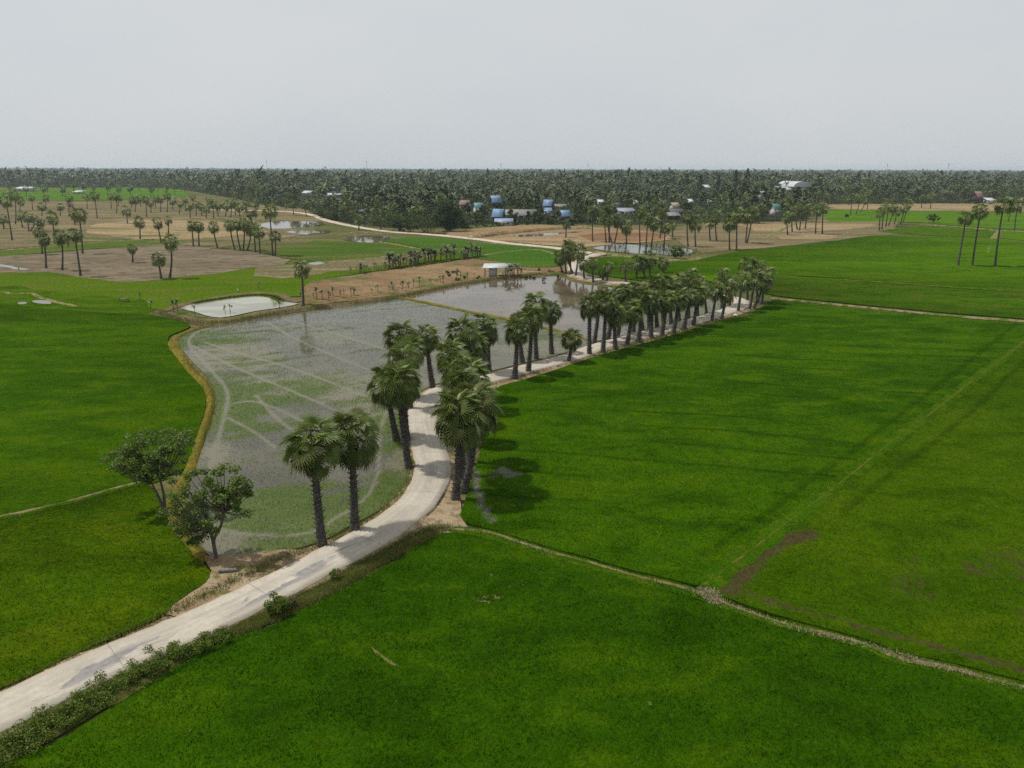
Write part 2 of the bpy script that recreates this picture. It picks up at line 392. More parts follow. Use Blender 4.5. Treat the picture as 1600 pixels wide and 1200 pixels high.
def sheet(name, px, z, mat, label, jit=.25, skirt=.0, step=1.5, hpx=None, kind='structure', cat='field', smooth=True):
    p = poly_px(px, z if hpx is None else hpx)
    d = np.linalg.norm(p, axis=1).min(); st = step * max(1, d / 100)
    p = catmull(p, st, True) if smooth else linear(p, st, True)
    p = jitter(p, jit)
    tri = tessellate_polygon([[Vector((a, b, 0)) for a, b in p]])
    n = len(p); v = np.column_stack([p, np.full(n, z)]); t = []
    for f in tri:
        a, b, c = f
        cr = (p[b][0] - p[a][0]) * (p[c][1] - p[a][1]) - (p[b][1] - p[a][1]) * (p[c][0] - p[a][0])
        if abs(cr) > 1e-9: t.append((a, b, c) if cr > 0 else (a, c, b))
    fs = [np.array(t)]
    if skirt:
        v = np.concatenate([v, np.column_stack([p, np.full(n, z - skirt)])]); i = np.arange(n); j = (i + 1) % n
        fs.append(np.column_stack([i, i + n, j + n, j]))
    o = ob(name, np_mesh(name, v, fs, [mat])); tag(o, label, cat, kind=kind); o['_p'] = 0; del o['_p']
    return o, p
def grid_sheet(name, px, z, res, mat, label, attrs, jit=.2, skirt=.25, cat='field', relief=.0, hpx=None, smooth=True):
    """a field as a fine grid; attrs: {name: fn(x,y)->0..1} painted per point (what grows or lies there)"""
    p = poly_px(px, z if hpx is None else hpx); p = jitter(catmull(p, 1.2, True) if smooth else linear(p, 1.2, True), jit)
    lo = p.min(0) - res; hi = p.max(0) + res
    gx = np.arange(lo[0], hi[0] + res, res); gy = np.arange(lo[1], hi[1] + res, res)
    X, Y = np.meshgrid(gx, gy); nx = len(gx); x = X.ravel(); y = Y.ravel()
    ins = inside(p, x, y)
    i = (np.arange(len(gy) - 1)[:, None] * nx + np.arange(nx - 1)[None]).ravel()
    q = np.column_stack([i, i + 1, i + 1 + nx, i + nx]); q = q[ins[q].any(1)]
    used = np.unique(q); rem = -np.ones(len(x), int); rem[used] = np.arange(len(used)); q = rem[q]; x = x[used]; y = y[used]; ins = ins[used]
    outi = ~ins; _, bx, by = seg_dist(p, x[outi], y[outi], True, True); x[outi] = bx; y[outi] = by
    zz = np.full(len(x), z)
    if relief: zz = zz + (fbm(x * .9, y * .9, 3) - .5) * relief
    v = np.column_stack([x, y, zz]); nb = len(v)
    n = len(p); v = np.concatenate([v, np.column_stack([p, np.full(n, z)]), np.column_stack([p, np.full(n, z - max(skirt, .01))])]); a = np.arange(n) + nb; b = (np.arange(n) + 1) % n + nb
    sk = np.column_stack([a, a + n, b + n, b])
    me = np_mesh(name, v, np.concatenate([q, sk]), [mat])
    for k, fn in attrs.items():
        at = me.attributes.new(k, 'FLOAT', 'POINT'); val = np.zeros(len(v), np.float32); val[:] = fn(v[:, 0], v[:, 1]); at.data.foreach_set('value', val)
    o = ob(name, me); tag(o, label, cat, kind='structure')
    return o, p
def ridge(name, px, w, h, mat, label, z0=-.02, step=1.0, cat='bank', jw=.35, hpx=.15, taper=True):
    p = catmull(poly_px(px, hpx), step * max(1, np.linalg.norm(poly_px(px), axis=1).min() / 120))
    p = jitter(p, .15)
    n = len(p); d = np.gradient(p, axis=0); d /= np.linalg.norm(d, axis=1)[:, None] + 1e-9; nr = np.column_stack([-d[:, 1], d[:, 0]])
    ww = np.interp(np.linspace(0, 1, n), np.linspace(0, 1, len(w)), w) if hasattr(w, '__len__') else np.full(n, w)
    prof = [(-.5, 0), (-.36, .62), (-.15, .95), (.15, 1.0), (.36, .6), (.5, 0)]
    Ls = np.concatenate([[0], np.cumsum(np.linalg.norm(np.diff(p, axis=0), axis=1))]); hend = np.clip(np.minimum(Ls, Ls[-1] - Ls) / .8, .1, 1) ** .6
    v = []
    for k, (a, b) in enumerate(prof):
        jj = 1 + (fbm(p[:, 0] * .8 + 9 * k, p[:, 1] * .8) - .5) * 2 * jw
        q = p + nr * (a * ww * jj)[:, None]
        v.append(np.column_stack([q, z0 + b * h * hend * (1 + (fbm(p[:, 0] * .5 + k, p[:, 1] * .5 + 3) - .5) * .9)]))
    m = len(prof); V = np.stack(v, 1).reshape(-1, 3)
    i = np.arange(n - 1)[:, None] * m + np.arange(m - 1)[None]
    q = np.stack([i, i + m, i + m + 1, i + 1], -1).reshape(-1, 4)[:, ::-1]
    o = ob(name, np_mesh(name, V, q, [mat], None, True)); tag(o, label, cat, kind='structure')
    return o, p
def blades(name, pts, hgt, wid, mat, label, cat='grass', lean=.35, attrs=None, per=1):
    """upright leaf blades, one triangle each; a growth nobody could count"""
    pts = np.repeat(pts, per, 0); n = len(pts)
    if per > 1: pts = pts + np.column_stack([rng.normal(0, .06, (n, 2)), np.zeros(n)])
    th = rng.random(n) * 2 * PI; h = hgt * (.6 + .8 * rng.random(n)); w = wid * (.7 + .6 * rng.random(n)) / 2
    dx, dy = np.cos(th) * w, np.sin(th) * w; la = rng.random(n) * 2 * PI; ll = h * lean * rng.random(n)
    v = np.empty((n, 3, 3)); v[:, 0] = pts + np.column_stack([dx, dy, 0 * h - .03]); v[:, 1] = pts - np.column_stack([dx, dy, 0 * h + .03]); v[:, 2] = pts + np.column_stack([np.cos(la) * ll, np.sin(la) * ll, h])
    me = np_mesh(name, v.reshape(-1, 3), np.arange(3 * n).reshape(n, 3), [mat])
    o = ob(name, me); tag(o, label, cat, kind='stuff'); return o
def scatter(poly, dens, z, fn=None, maxd=None):
    lo = poly.min(0); hi = poly.max(0); n = int((hi - lo).prod() * dens)
    x = lo[0] + rng.random(n) * (hi[0] - lo[0]); y = lo[1] + rng.random(n) * (hi[1] - lo[1])
    px, py = proj(x, y); k = (px > -160) & (px < 1860) & (py < 1340) & (y > 5)
    if maxd: k &= rng.random(n) < np.clip((maxd / np.hypot(x, y)) ** 2, 0, 1)
    x = x[k]; y = y[k]; k = inside(poly, x, y); x = x[k]; y = y[k]
    if fn is not None: k = rng.random(len(x)) < fn(x, y); x = x[k]; y = y[k]
    return np.column_stack([x, y, np.full(len(x), z)])
def pl(px, h=0.0, step=1.5): return catmull(poly_px(px, h), step)

# ------------------------------------------------------------------ setting: ground
gv = []; R = 13500
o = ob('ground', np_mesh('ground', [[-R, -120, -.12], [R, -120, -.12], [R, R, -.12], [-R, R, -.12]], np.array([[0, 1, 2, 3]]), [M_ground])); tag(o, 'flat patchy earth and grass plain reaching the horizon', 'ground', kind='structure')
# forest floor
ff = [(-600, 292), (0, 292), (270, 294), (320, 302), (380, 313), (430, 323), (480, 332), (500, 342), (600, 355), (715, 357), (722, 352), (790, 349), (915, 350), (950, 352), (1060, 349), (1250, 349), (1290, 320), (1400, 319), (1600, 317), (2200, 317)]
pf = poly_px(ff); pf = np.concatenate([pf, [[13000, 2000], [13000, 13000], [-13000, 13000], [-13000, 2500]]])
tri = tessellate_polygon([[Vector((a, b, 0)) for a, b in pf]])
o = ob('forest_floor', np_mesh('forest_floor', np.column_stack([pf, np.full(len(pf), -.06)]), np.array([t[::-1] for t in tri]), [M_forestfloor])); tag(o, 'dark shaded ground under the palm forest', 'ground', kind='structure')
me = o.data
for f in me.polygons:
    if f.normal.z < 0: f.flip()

M_leftmid = m_rice('rice_light_upper', (.040, .090, .0015), (.052, .104, .002), (.074, .110, .006), ang=.1, stretch=4, vary=1.0)
def fld(name, px, mat, label, z=.02, cat='field', jit=.75): return sheet(name, px, z, mat, label, jit=jit, cat=cat, smooth=False, step=.8)
# far left patchwork
fld('dirt_field', [(-500, 410), (-500, 318), (0, 313), (150, 315), (290, 310), (480, 326), (500, 345), (495, 362), (440, 372), (400, 381), (330, 388), (280, 380), (200, 374), (130, 379), (0, 390)], M_brown, 'wide brown stubble field dotted with thin palms', .00)
fld('dirt_field', [(125, 362), (150, 350), (230, 343), (330, 345), (390, 352), (420, 362), (380, 368), (300, 374), (260, 374), (205, 373)], M_tan, 'pale tan strip of bare field behind the leaning palms', .03)
fld('dirt_field', [(200, 318), (300, 322), (420, 330), (470, 333), (480, 345), (400, 346), (330, 343), (250, 335)], M_brown, 'dull brown field below the forest of palms', .03)
fld('rice_field', [(-500, 316), (-500, 297), (0, 296), (100, 295), (200, 292.5), (290, 297), (296, 307), (220, 310.5), (120, 313), (0, 312)], M_lime, 'distant light green field under the far left palms', .05)
fld('grass_strip', [(-500, 440), (-500, 412), (0, 391.5), (130, 380), (200, 375.5), (300, 379), (270, 382.5), (140, 389), (75, 395), (0, 401), (-500, 455)], M_young, 'narrow green grass strip beside the ploughed plot', .04)
fld('ploughed_field', [(-500, 462), (-500, 450), (0, 401), (75, 396), (140, 390), (200, 386), (275, 381), (350, 390), (400, 394), (455, 405), (445, 412), (350, 426), (250, 436.5), (190, 440.5), (125, 433), (75, 425), (0, 427.5)], M_plough, 'ploughed grey brown earth with scattered palms', .05)
fld('rice_field', [(434, 387), (490, 375.5), (575, 377), (650, 387), (675, 391), (600, 400.5), (500, 410), (437, 401)], M_young, 'wet green field of young crop behind the single palm', .05)
fld('rice_field', [(587, 375.5), (640, 371), (690, 371.5), (760, 380), (800, 384), (765, 388), (680, 391), (650, 386)], M_young2, 'green field of young crop between two dirt tracks', .06)
fld('rice_field', [(690, 391), (760, 387), (805, 384), (868, 389.5), (870, 404), (866, 416), (820, 418), (775, 408), (740, 403), (700, 399)], M_young2, 'bright green field behind the banana plot', .05)
fld('meadow', [(-500, 500), (-500, 462), (0, 427.5), (75, 425), (125, 433), (190, 440.5), (250, 436.5), (350, 426), (450, 411), (500, 409.5), (600, 400.5), (690, 391), (740, 403), (640, 416), (560, 428), (480, 440), (470, 462), (420, 462), (350, 465), (284, 478), (240, 486), (180, 489), (60, 481), (0, 476)], M_mead, 'uneven green meadow above the small pond', .03, 'meadow')
fld('dirt_field', [(405, 417), (470, 412), (560, 405), (660, 397), (690, 396), (640, 408), (560, 420), (500, 428), (440, 434), (400, 432)], M_brown, 'strip of dry brownish grass by the banana row', .06)
fld('rice_field', [(-500, 530), (-500, 474), (0, 449), (60, 455), (120, 460), (180, 464), (225, 468), (255, 480), (300, 503), (240, 497), (180, 494), (60, 487), (0, 482)], M_leftmid, 'thin young rice where the meadow meets the lush field', .05, jit=2.2)
# garden plot of the banana grower
fld('dirt_field', [(470, 452), (480, 440), (560, 429), (650, 417), (740, 404), (775, 408), (820, 418), (880, 417), (884, 422), (840, 431), (760, 437), (700, 448), (620, 462), (500, 476), (470, 474)], M_garden, 'reddish brown garden plot with rows of seedlings', .05)
# right hand far fields
fld('dirt_field', [(1080, 348), (1240, 346), (1290, 330), (1400, 345), (1400, 366), (1280, 378), (1180, 389), (1100, 396), (1060, 380), (1040, 366)], M_brown, 'dry grassy field under the tall palms', .01)
fld('dirt_field', [(1150, 350), (1250, 349), (1360, 349), (1372, 352), (1330, 358), (1270, 362), (1180, 362)], M_tan, 'pale bare strip between two green fields', .04)
fld('dirt_field', [(1210, 367), (1270, 365), (1310, 369), (1290, 374), (1220, 373)], M_tan, 'pale dry patch at the edge of rice', .05)
fld('dirt_field', [(1290, 319), (1420, 318), (1500, 317.5), (1800, 318), (1800, 332), (1600, 331), (1450, 329), (1300, 327)], M_tan, 'dusty tan field before the forest', .02)
fld('rice_field', [(1275, 331), (1310, 327), (1390, 329), (1480, 330), (1600, 332.5), (1900, 335), (1900, 361), (1600, 359.5), (1500, 353), (1440, 348), (1376, 346), (1300, 346)], M_lime, 'far bright lime green rice field', .05)
fld('rice_field', [(1372, 362), (1440, 352), (1500, 356), (1560, 361), (1548, 371), (1440, 368)], M_olive, 'dull olive corner field by the palm clump', .05)
fld('rice_field', [(1552, 371), (1568, 361), (1620, 361), (1900, 364), (1900, 382), (1620, 378)], M_far, 'far green rice field behind the tall palms', .05)
o, PF2 = sheet('rice_field', [(912, 416), (930, 404), (950, 402), (1000, 404), (1050, 409), (1085, 406), (1150, 394), (1210, 387), (1280, 379.5), (1372, 368), (1440, 369.5), (1545, 372.5), (1620, 379), (1900, 384), (1900, 472), (1600, 455), (1400, 441), (1209, 430), (1190, 452), (1100, 447), (1000, 438), (950, 431), (922, 426)], .18, M_far, 'broad bright rice field beyond the palm row', skirt=.3)
sheet('rice_field', [(1200, 432), (1400, 444), (1600, 457), (1900, 475), (1900, 520), (1600, 498), (1412, 482), (1319, 473), (1209, 461), (1192, 455)], .16, M_olive, 'brownish green rice strip behind a straight bund', skirt=.3)
# terrace of bare earth by the village
fld('dirt_field', [(700, 363), (740, 358), (790, 352.5), (840, 351), (915, 354), (955, 356), (1010, 360), (1040, 366), (1045, 374), (1000, 379), (912, 387), (875, 385), (790, 377), (700, 369)], M_terrace, 'bare orange earth field below the village', .04)
fld('dirt_field', [(905, 368), (950, 364), (1020, 363), (1040, 368), (1030, 375), (990, 378), (930, 377)], M_redearth, 'reddish bare earth under the slender palms', .06)
sheet('water', [(800, 368), (840, 365), (880, 362.5), (905, 361), (912, 362.5), (880, 365), (840, 368.5), (810, 370)], .07, M_pool, 'thin strip of ditch water in orange earth', cat='water')
ridge('earth_bank', [(735, 372), (780, 366), (830, 361), (880, 358), (925, 357)], 5, 1.6, M_terrace, 'low orange earth bank beside the ditch')
# pools
for k, (pp, lb) in enumerate([([(405, 351), (440, 346), (498, 346.5), (503, 352), (470, 356), (430, 357)], 'shallow pool on the field by the bend of dirt road'), ([(450, 362), (470, 359.5), (488, 361), (505, 359.5), (520, 362), (506, 364.5), (490, 363.5), (478, 366.5), (462, 364.5)], 'second shallow pool beside the track'), ([(540, 371), (570, 368), (600, 369), (606, 375), (580, 379), (548, 377)], 'small pool at the corner of the green crop'), ([(480, 411), (500, 408.5), (508, 412), (490, 413.5)], 'tiny puddle by the single palm'), ([(-60, 412), (0, 413.5), (25, 418), (46, 421), (30, 422), (0, 417), (-60, 416)], 'narrow puddle on the ploughed plot'), ([(50, 470), (66, 469), (80, 472), (78, 475), (58, 474)], 'bright puddle in the meadow'), ([(27, 473), (38, 472), (40, 475), (29, 476)], 'small puddle in the meadow')]):
    sheet('water', pp, .09, M_pool, lb, cat='water', jit=.35)
sheet('water', [(928, 388), (946, 384), (975, 381.5), (1000, 383), (1030, 383.5), (1062, 387), (1084, 391), (1078, 397), (1056, 399.5), (1030, 397), (1000, 396.5), (975, 394.5), (950, 392)], .07, M_pond2, 'far pond mirroring the slender palms', cat='water')
sheet('water', [(284, 480), (320, 472), (365, 466), (400, 463), (420, 465), (434, 471), (466, 474), (440, 480), (400, 486), (345, 496), (305, 487)], .03, M_pond, 'small pale greenish pond', cat='pond', jit=.1)

# ------------------------------------------------------------------ road
road_px = [(-330, 1250), (-150, 1175), (0, 1112), (146, 1042), (292, 981), (400, 931), (460, 901), (525, 867), (595, 828), (650, 786), (672, 752), (676, 726), (671, 702), (661, 667), (662, 640), (684, 614), (722, 600), (765, 591), (812, 578), (890, 558), (937, 541), (1020, 519), (1075, 504), (1130, 488), (1158, 476), (1153, 467), (1116, 461), (1060, 452), (976, 442), (932, 436.5), (908, 431), (898, 422), (900, 412), (918, 402.5), (934, 396)]
ZR = .34
rc = catmull(poly_px(road_px, ZR), .8)
def road_strip(name, p, w, z, thick, mat, label, jit=0.0, cat='road', crown=.03):
    n = len(p); d = np.gradient(p, axis=0); d /= np.linalg.norm(d, axis=1)[:, None]; nr = np.column_stack([-d[:, 1], d[:, 0]])
    L = np.concatenate([[0], np.cumsum(np.linalg.norm(np.diff(p, axis=0), axis=1))])
    offs = [(-w / 2, -thick), (-w / 2, 0), (-w / 4, crown * .7), (0, crown), (w / 4, crown * .7), (w / 2, 0), (w / 2, -thick)]
    V = []
    for k, (a, b) in enumerate(offs):
        e = (fbm(L * 1.3 + 40 * (a > 0), L * 0, 3) - .5) * 2 * jit if abs(a) > w * .4 else 0
        V.append(np.column_stack([p + nr * (a + e * np.sign(a))[:, None] if jit and abs(a) > w * .4 else p + nr * a, np.full(n, z + b)]))
    m = len(offs); V = np.stack(V, 1).reshape(-1, 3)
    i = np.arange(n - 1)[:, None] * m + np.arange(m - 1)[None]
    q = np.stack([i, i + m, i + m + 1, i + 1], -1).reshape(-1, 4)[:, ::-1]
    me = np_mesh(name, V, q, [mat])
    uv = me.uv_layers.new(name='UVMap'); li = np.empty(len(me.loops), np.int32); me.loops.foreach_get('vertex_index', li)
    U = np.stack([np.repeat(L, m), np.tile([a for a, b in offs], n)], 1)[li]; uv.data.foreach_set('uv', U.astype(np.float32).ravel())
    o = ob(name, me); tag(o, label, cat, kind='structure'); return o
road_strip('road', rc, 3.7, ZR, .25, M_road, 'winding pale concrete farm road', .14)
# shoulders: an earth embankment under the slab
def shoulder(p, w, label):
    n = len(p); d = np.gradient(p, axis=0); d /= np.linalg.norm(d, axis=1)[:, None]; nr = np.column_stack([-d[:, 1], d[:, 0]])
    offs = [(-w, -.1), (-w * .72, .10), (-1.9, ZR - .07), (1.9, ZR - .07), (w * .72, .10), (w, -.1)]; V = []
    for k, (a, b) in enumerate(offs):
        e = (fbm(p[:, 0] * .45 + 13 * k, p[:, 1] * .45, 4) - .5) * (1.5 if abs(a) > 2 else .0)
        V.append(np.column_stack([p + nr * (a + e)[:, None], np.full(n, b) + (fbm(p[:, 0] * 1.5 + k, p[:, 1] * 1.5, 2) - .5) * .06]))
    m = len(offs); V = np.stack(V, 1).reshape(-1, 3); i = np.arange(n - 1)[:, None] * m + np.arange(m - 1)[None]
    q = np.stack([i, i + m, i + m + 1, i + 1], -1).reshape(-1, 4)[:, ::-1]
    o = ob('road_shoulder', np_mesh('road_shoulder', V, q, [M_sand], None, True)); tag(o, label, 'verge', kind='structure')
shoulder(rc, 3.0, 'sandy earth shoulder under the concrete road')
wr = catmull(poly_px([(310, 327), (360, 328), (425, 329.5), (460, 331.5), (487, 335.5), (512, 344.5), (562, 355), (612, 362), (675, 366.5), (750, 374), (800, 380.5), (866, 387), (905, 393), (934, 396)], .15), 3)
road_strip('dirt_road', wr, 4.6, .2, .25, M_dirt, 'pale dirt road curving away to the far village', .4)
sheet('road_junction', [(918, 402), (926, 395), (934, 392), (943, 394), (950, 397), (940, 399.5), (928, 403)], .345, M_sand, 'pale open junction of the two roads', cat='road', skirt=.3)
ridge('path', [(950, 396), (979, 400.5), (1020, 404), (1050, 406), (1078, 406.5), (1100, 402)], 3.0, .45, M_path, 'earth path along the far pond', cat='path')
ridge('path', [(1195, 372), (1215, 362), (1235, 352), (1250, 347)], 3.0, .2, M_path, 'pale path towards the green roofed house', cat='path')
ridge('path', [(1441, 351), (1480, 353), (1520, 356), (1560, 360), (1610, 361.5), (1700, 364)], 2.6, .3, M_path, 'thin pale field path leading to tall palms', cat='path')
ridge('path', [(1560, 360), (1552, 372), (1547, 385), (1543, 400)], [2.0, 2.6, 3.0, 1.2], .2, M_path, 'yellow dry bund in the far rice', cat='path')
ridge('path', [(0, 391), (60, 386), (130, 380), (200, 375), (250, 373), (330, 371)], 2.2, .25, M_path, 'pale track across the brown field', cat='path')
ridge('path', [(530, 368), (560, 362), (600, 366)], 2.0, .2, M_path, 'faint track beside the pool', cat='path')
ridge('path', [(500, 411), (600, 401), (680, 391.5), (740, 387.5)], 1.6, .3, M_path, 'pale bund between crop and banana plot', cat='path')
ridge('path', [(756, 398), (800, 392), (840, 390), (868, 398)], 1.4, .25, M_path, 'thin bund in the green field', cat='path')
ridge('path', [(590, 377), (640, 386), (676, 391)], 1.4, .25, M_path, 'bund between the two young crops', cat='path')
ridge('path', [(850, 424), (820, 424), (795, 425), (780, 428)], 2.0, .2, M_sand, 'sandy garden path to the tin hut', cat='path')

# ------------------------------------------------------------------ near fields
tr = [pl(a) for a in [
    [(332, 512), (310, 518), (296, 530), (299, 545), (315, 562), (335, 585), (350, 602), (356, 620), (352, 645), (345, 672), (337, 700), (325, 740)],
    [(300, 540), (330, 556), (370, 575), (400, 588), (462, 614), (525, 642), (570, 668)],
    [(320, 535), (360, 548), (409, 562), (478, 583), (575, 621)],
    [(330, 517), (400, 502), (462, 530), (575, 577), (620, 590)],
    [(353, 634), (387, 627), (419, 634), (462, 653), (520, 690)],
    [(356, 653), (397, 675), (430, 700)],
    [(614, 625), (603, 648), (594, 674), (592, 717), (587, 755), (565, 784), (520, 812)],
    [(345, 828), (406, 837), (484, 833), (540, 800)],
    [(440, 498), (520, 520), (620, 552)], [(470, 505), (560, 500), (640, 520)], [(400, 618), (440, 660), (500, 700)]]]
W1px = [(345, 506), (430, 493), (500, 483), (560, 475), (625, 468), (640, 471), (700, 482), (745, 492), (790, 500), (850, 514), (890, 523), (925, 536), (890, 549), (812, 568), (762, 580), (720, 590), (670, 604), (645, 632), (640, 665), (650, 700), (648, 730), (632, 762), (600, 793), (560, 815), (500, 845), (440, 862), (350, 872), (330, 868), (306, 830), (296, 770), (305, 735), (318, 700), (330, 670), (340, 640), (338, 612), (326, 590), (308, 570), (290, 550), (280, 536), (288, 522), (310, 514)]
def trackd(x, y):
    d = np.full(len(x), 1e9)
    for t in tr: d = np.minimum(d, seg_dist(t, x, y))
    return d
def w1_sprout(x, y):
    px, py = proj(x, y)
    c, s = math.cos(-.45), math.sin(-.45); u = x * c - y * s; v = x * s + y * c
    n = fbm(u * .025 + 3, v * .07 + 8, 5)
    n2 = fbm(u * .10 + 60, v * .42 + 7, 4); n3 = fbm(x * .5 + 11, y * .5 + 70, 3)
    base = .56 + 2.6 * (n - .5) + 1.6 * (n2 - .5) + .7 * (n3 - .5)
    base = base + .75 * sstep(590, 630, py) * sstep(450, 380, px) * sstep(710, 660, py) + .75 * sstep(740, 790, py) * sstep(870, 820, py) * sstep(340, 400, px) + .35 * sstep(560, 600, px) * sstep(590, 640, py)
    base = base - .35 * sstep(560, 490, py) - .15 * sstep(845, 870, py) - .35 * sstep(430, 330, px) * sstep(680, 740, py)
    base = np.clip(base, .14 + .14 * n3, 1)
    d = trackd(x, y)
    return base * (.3 + .7 * sstep(.05, .38, d))
def w1_shoal(x, y):
    px, py = proj(x, y); n = fbm(x * .12 + 31, y * .07 + 5, 5); d = trackd(x, y)
    a = .3 + .65 * sstep(.36, .62, n) * sstep(500, 560, py)
    return np.clip(np.maximum(a, .85 * sstep(.3, .06, d)), 0, 1)
o, PW1 = grid_sheet('flooded_paddy', W1px, .03, .3, M_w1, 'flooded grey paddy with sparse green seedlings and wheel tracks', {'sprout': w1_sprout, 'shoal': w1_shoal}, cat='paddy')
W2px = [(632, 464), (700, 450), (760, 440), (800, 434), (835, 431), (872, 433), (905, 443), (980, 452), (1090, 466), (1140, 472), (1148, 479), (1120, 486), (1075, 497), (1020, 513), (940, 532), (925, 533), (890, 521), (850, 511), (790, 497), (745, 489), (700, 479), (645, 468)]
def w2_sprout(x, y):
    px, py = proj(x, y); n = fbm(x * .04 + 3, y * .02 + 88, 5)
    return np.clip(.02 + .45 * sstep(.5, .7, n) * sstep(440, 470, py) + .5 * sstep(960, 1080, px), 0, .75)
o, PW2 = grid_sheet('flooded_paddy', W2px, .025, .8, M_w2, 'flooded brown muddy paddy reflecting trees and sky', {'sprout': w2_sprout, 'shoal': lambda x, y: x * 0}, cat='paddy')
FB = [(1207, 468), (1319, 480), (1412, 489), (1506, 497), (1600, 505), (1642, 508), (1634, 505), (1439, 652), (1300, 758), (1203, 832), (1091, 915), (997, 892), (966, 884), (919, 870), (869, 858), (819, 842), (762, 824), (727, 815), (719, 804), (725, 791), (731, 770), (738, 748), (752, 700), (758, 655), (762, 618), (780, 602), (812, 594), (890, 570), (940, 554), (1000, 537), (1060, 520), (1120, 503), (1168, 493), (1190, 480)]
ditch = pl([(742, 738), (745, 755), (749, 780), (757, 800), (768, 815)]); puddle = pl([(765, 748), (775, 742), (785, 735), (792, 745), (808, 742)])
fur1 = pl([(1590, 505), (1400, 655), (1255, 762), (1200, 804), (1131, 848), (1097, 873)]); fur2 = pl([(1640, 530), (1572, 592), (1537, 627), (1487, 670), (1397, 739), (1320, 800)])
def fb_mud(x, y):
    return np.maximum(.72 * sstep(.7, .1, seg_dist(ditch, x, y)), .62 * sstep(1.5, .1, seg_dist(puddle, x, y)) * (.5 + .8 * fbm(x * .9, y * .9, 3)))
o, PFB = grid_sheet('rice_field', FB, .17, .6, M_big, 'large deep green rice field beside the palm lined road', {'mud': fb_mud, 'wet': lambda x, y: .85 * sstep(.3, .6, fb_mud(x, y)), 'furrow': lambda x, y: .55 * sstep(.65, .1, seg_dist(fur1, x, y))}, relief=.12, hpx=.2, smooth=False)
FR = [(1764, 413), (1646, 504), (1450, 654), (1311, 760), (1214, 834), (1110, 914), (1125, 930), (1205, 958), (1280, 978), (1357, 999), (1410, 1019), (1497, 1037), (1600, 1063), (1750, 1103), (2400, 1272), (2400, 440)]
chan = pl([(1140, 925), (1162, 896), (1194, 866), (1229, 846), (1270, 836)]); chan2 = pl([(1150, 922), (1192, 940), (1285, 963), (1372, 991), (1460, 1012), (1565, 1040), (1650, 1062), (1800, 1105)])
chan3 = pl([(1229, 850), (1330, 776), (1440, 694), (1540, 618)])
def fr_mud(x, y):
    px, py = proj(x, y)
    a = .95 * sstep(1.7, .2, seg_dist(chan, x, y)) * (.62 + .5 * fbm(x * .45, y * .45, 3)); b = sstep(.85, .1, seg_dist(chan2, x, y)) * (.45 + .5 * fbm(x * .3, y * .3, 3)); c = .18 * sstep(1.6, .2, seg_dist(chan3, x, y))
    s = .50 * sstep(1330, 1420, px) * sstep(820, 880, py) * sstep(990, 900, py) * sstep(.4, .6, fbm(x * .18, y * .18, 4))
    s2 = .40 * sstep(900, 980, py) * sstep(.45, .62, fbm(x * .25 + 9, y * .25, 4))
    return np.maximum.reduce([a, b, c, s, s2])
o, PFR = grid_sheet('rice_field', FR, .14, .5, M_right, 'thin patchy rice field with muddy wheel ruts', {'mud': fr_mud, 'furrow': lambda x, y: .55 * sstep(.65, .1, seg_dist(fur2, x, y)), 'wet': lambda x, y: 0 * x}, relief=.14, hpx=.15, smooth=False)
FF = [(690, 832), (740, 836), (819, 858), (869, 874), (919, 888), (966, 902), (1000, 912), (1070, 930), (1105, 942), (1137, 952), (1200, 974), (1280, 994), (1355, 1015), (1407, 1036), (1495, 1054), (1600, 1082), (1750, 1122), (2400, 1293), (2000, 1560), (800, 1500), (-80, 1450), (-260, 1330), (0, 1196), (73, 1164), (146, 1123), (248, 1059), (350, 996), (395, 986), (440, 972), (470, 952), (542, 916), (612, 878), (655, 850)]
scr = pl([(582, 1012), (592, 1022), (605, 1031), (622, 1042), (642, 1054)])
def ff_dry(x, y):
    px, py = proj(x, y)
    return np.maximum(0 * x, .36 * np.exp(-((px - 758) / 35) ** 2 - ((py - 938) / 12) ** 2) + .36 * np.exp(-((px - 1015) / 12) ** 2 - ((py - 1105) / 6) ** 2))
rut = [pl(a) for a in [[(430, 985), (345, 1015), (260, 1060), (200, 1092), (130, 1130)], [(590, 905), (600, 930), (590, 950)]]]
def ff_mud(x, y):
    d = np.minimum.reduce([seg_dist(r, x, y) for r in rut]); return .75 * sstep(.45, .1, d) * (.4 + fbm(x * .6, y * .6, 3))
o, PFF = grid_sheet('rice_field', FF, .17, .4, M_front, 'dark green rice field filling the lower corner', {'dry': ff_dry, 'mud': ff_mud}, relief=.14, hpx=.2)
ridge('dry_streak', [(580, 1010), (592, 1021), (605, 1031), (622, 1042), (642, 1055)], [.05, .24, .16, .30, .12, .04], .06, m_soil('dry_straw_soil', (.12, .125, .03), (.15, .14, .045), (.05, .09, .008), 2.0), 'thin dry streak in the dark green rice', z0=.15, step=.3, cat='bare strip', jw=.8)
L1 = [(-500, 505), (0, 476), (60, 481), (180, 489), (240, 492), (300, 508), (268, 523), (264, 533), (276, 553), (293, 577), (311, 596), (322, 614), (322, 640), (312, 672), (302, 700), (291, 730), (240, 745), (180, 760), (120, 777), (60, 792), (0, 805), (-500, 915)]
o, PL1 = sheet('rice_field', L1, .16, M_left, 'lush green rice field left of the yellow bund', skirt=.3, hpx=.2)
L2 = [(-500, 925), (0, 811), (60, 799), (120, 784), (180, 767), (230, 755), (250, 778), (258, 802), (282, 832), (306, 868), (330, 890), (322, 908), (300, 922), (271, 943), (262, 955), (146, 1008), (58, 1048), (0, 1075), (-200, 1165), (-600, 1340)]
o, PL2 = sheet('rice_field', L2, .16, M_lowleft, 'yellowish green rice field along the road', skirt=.3, hpx=.2)
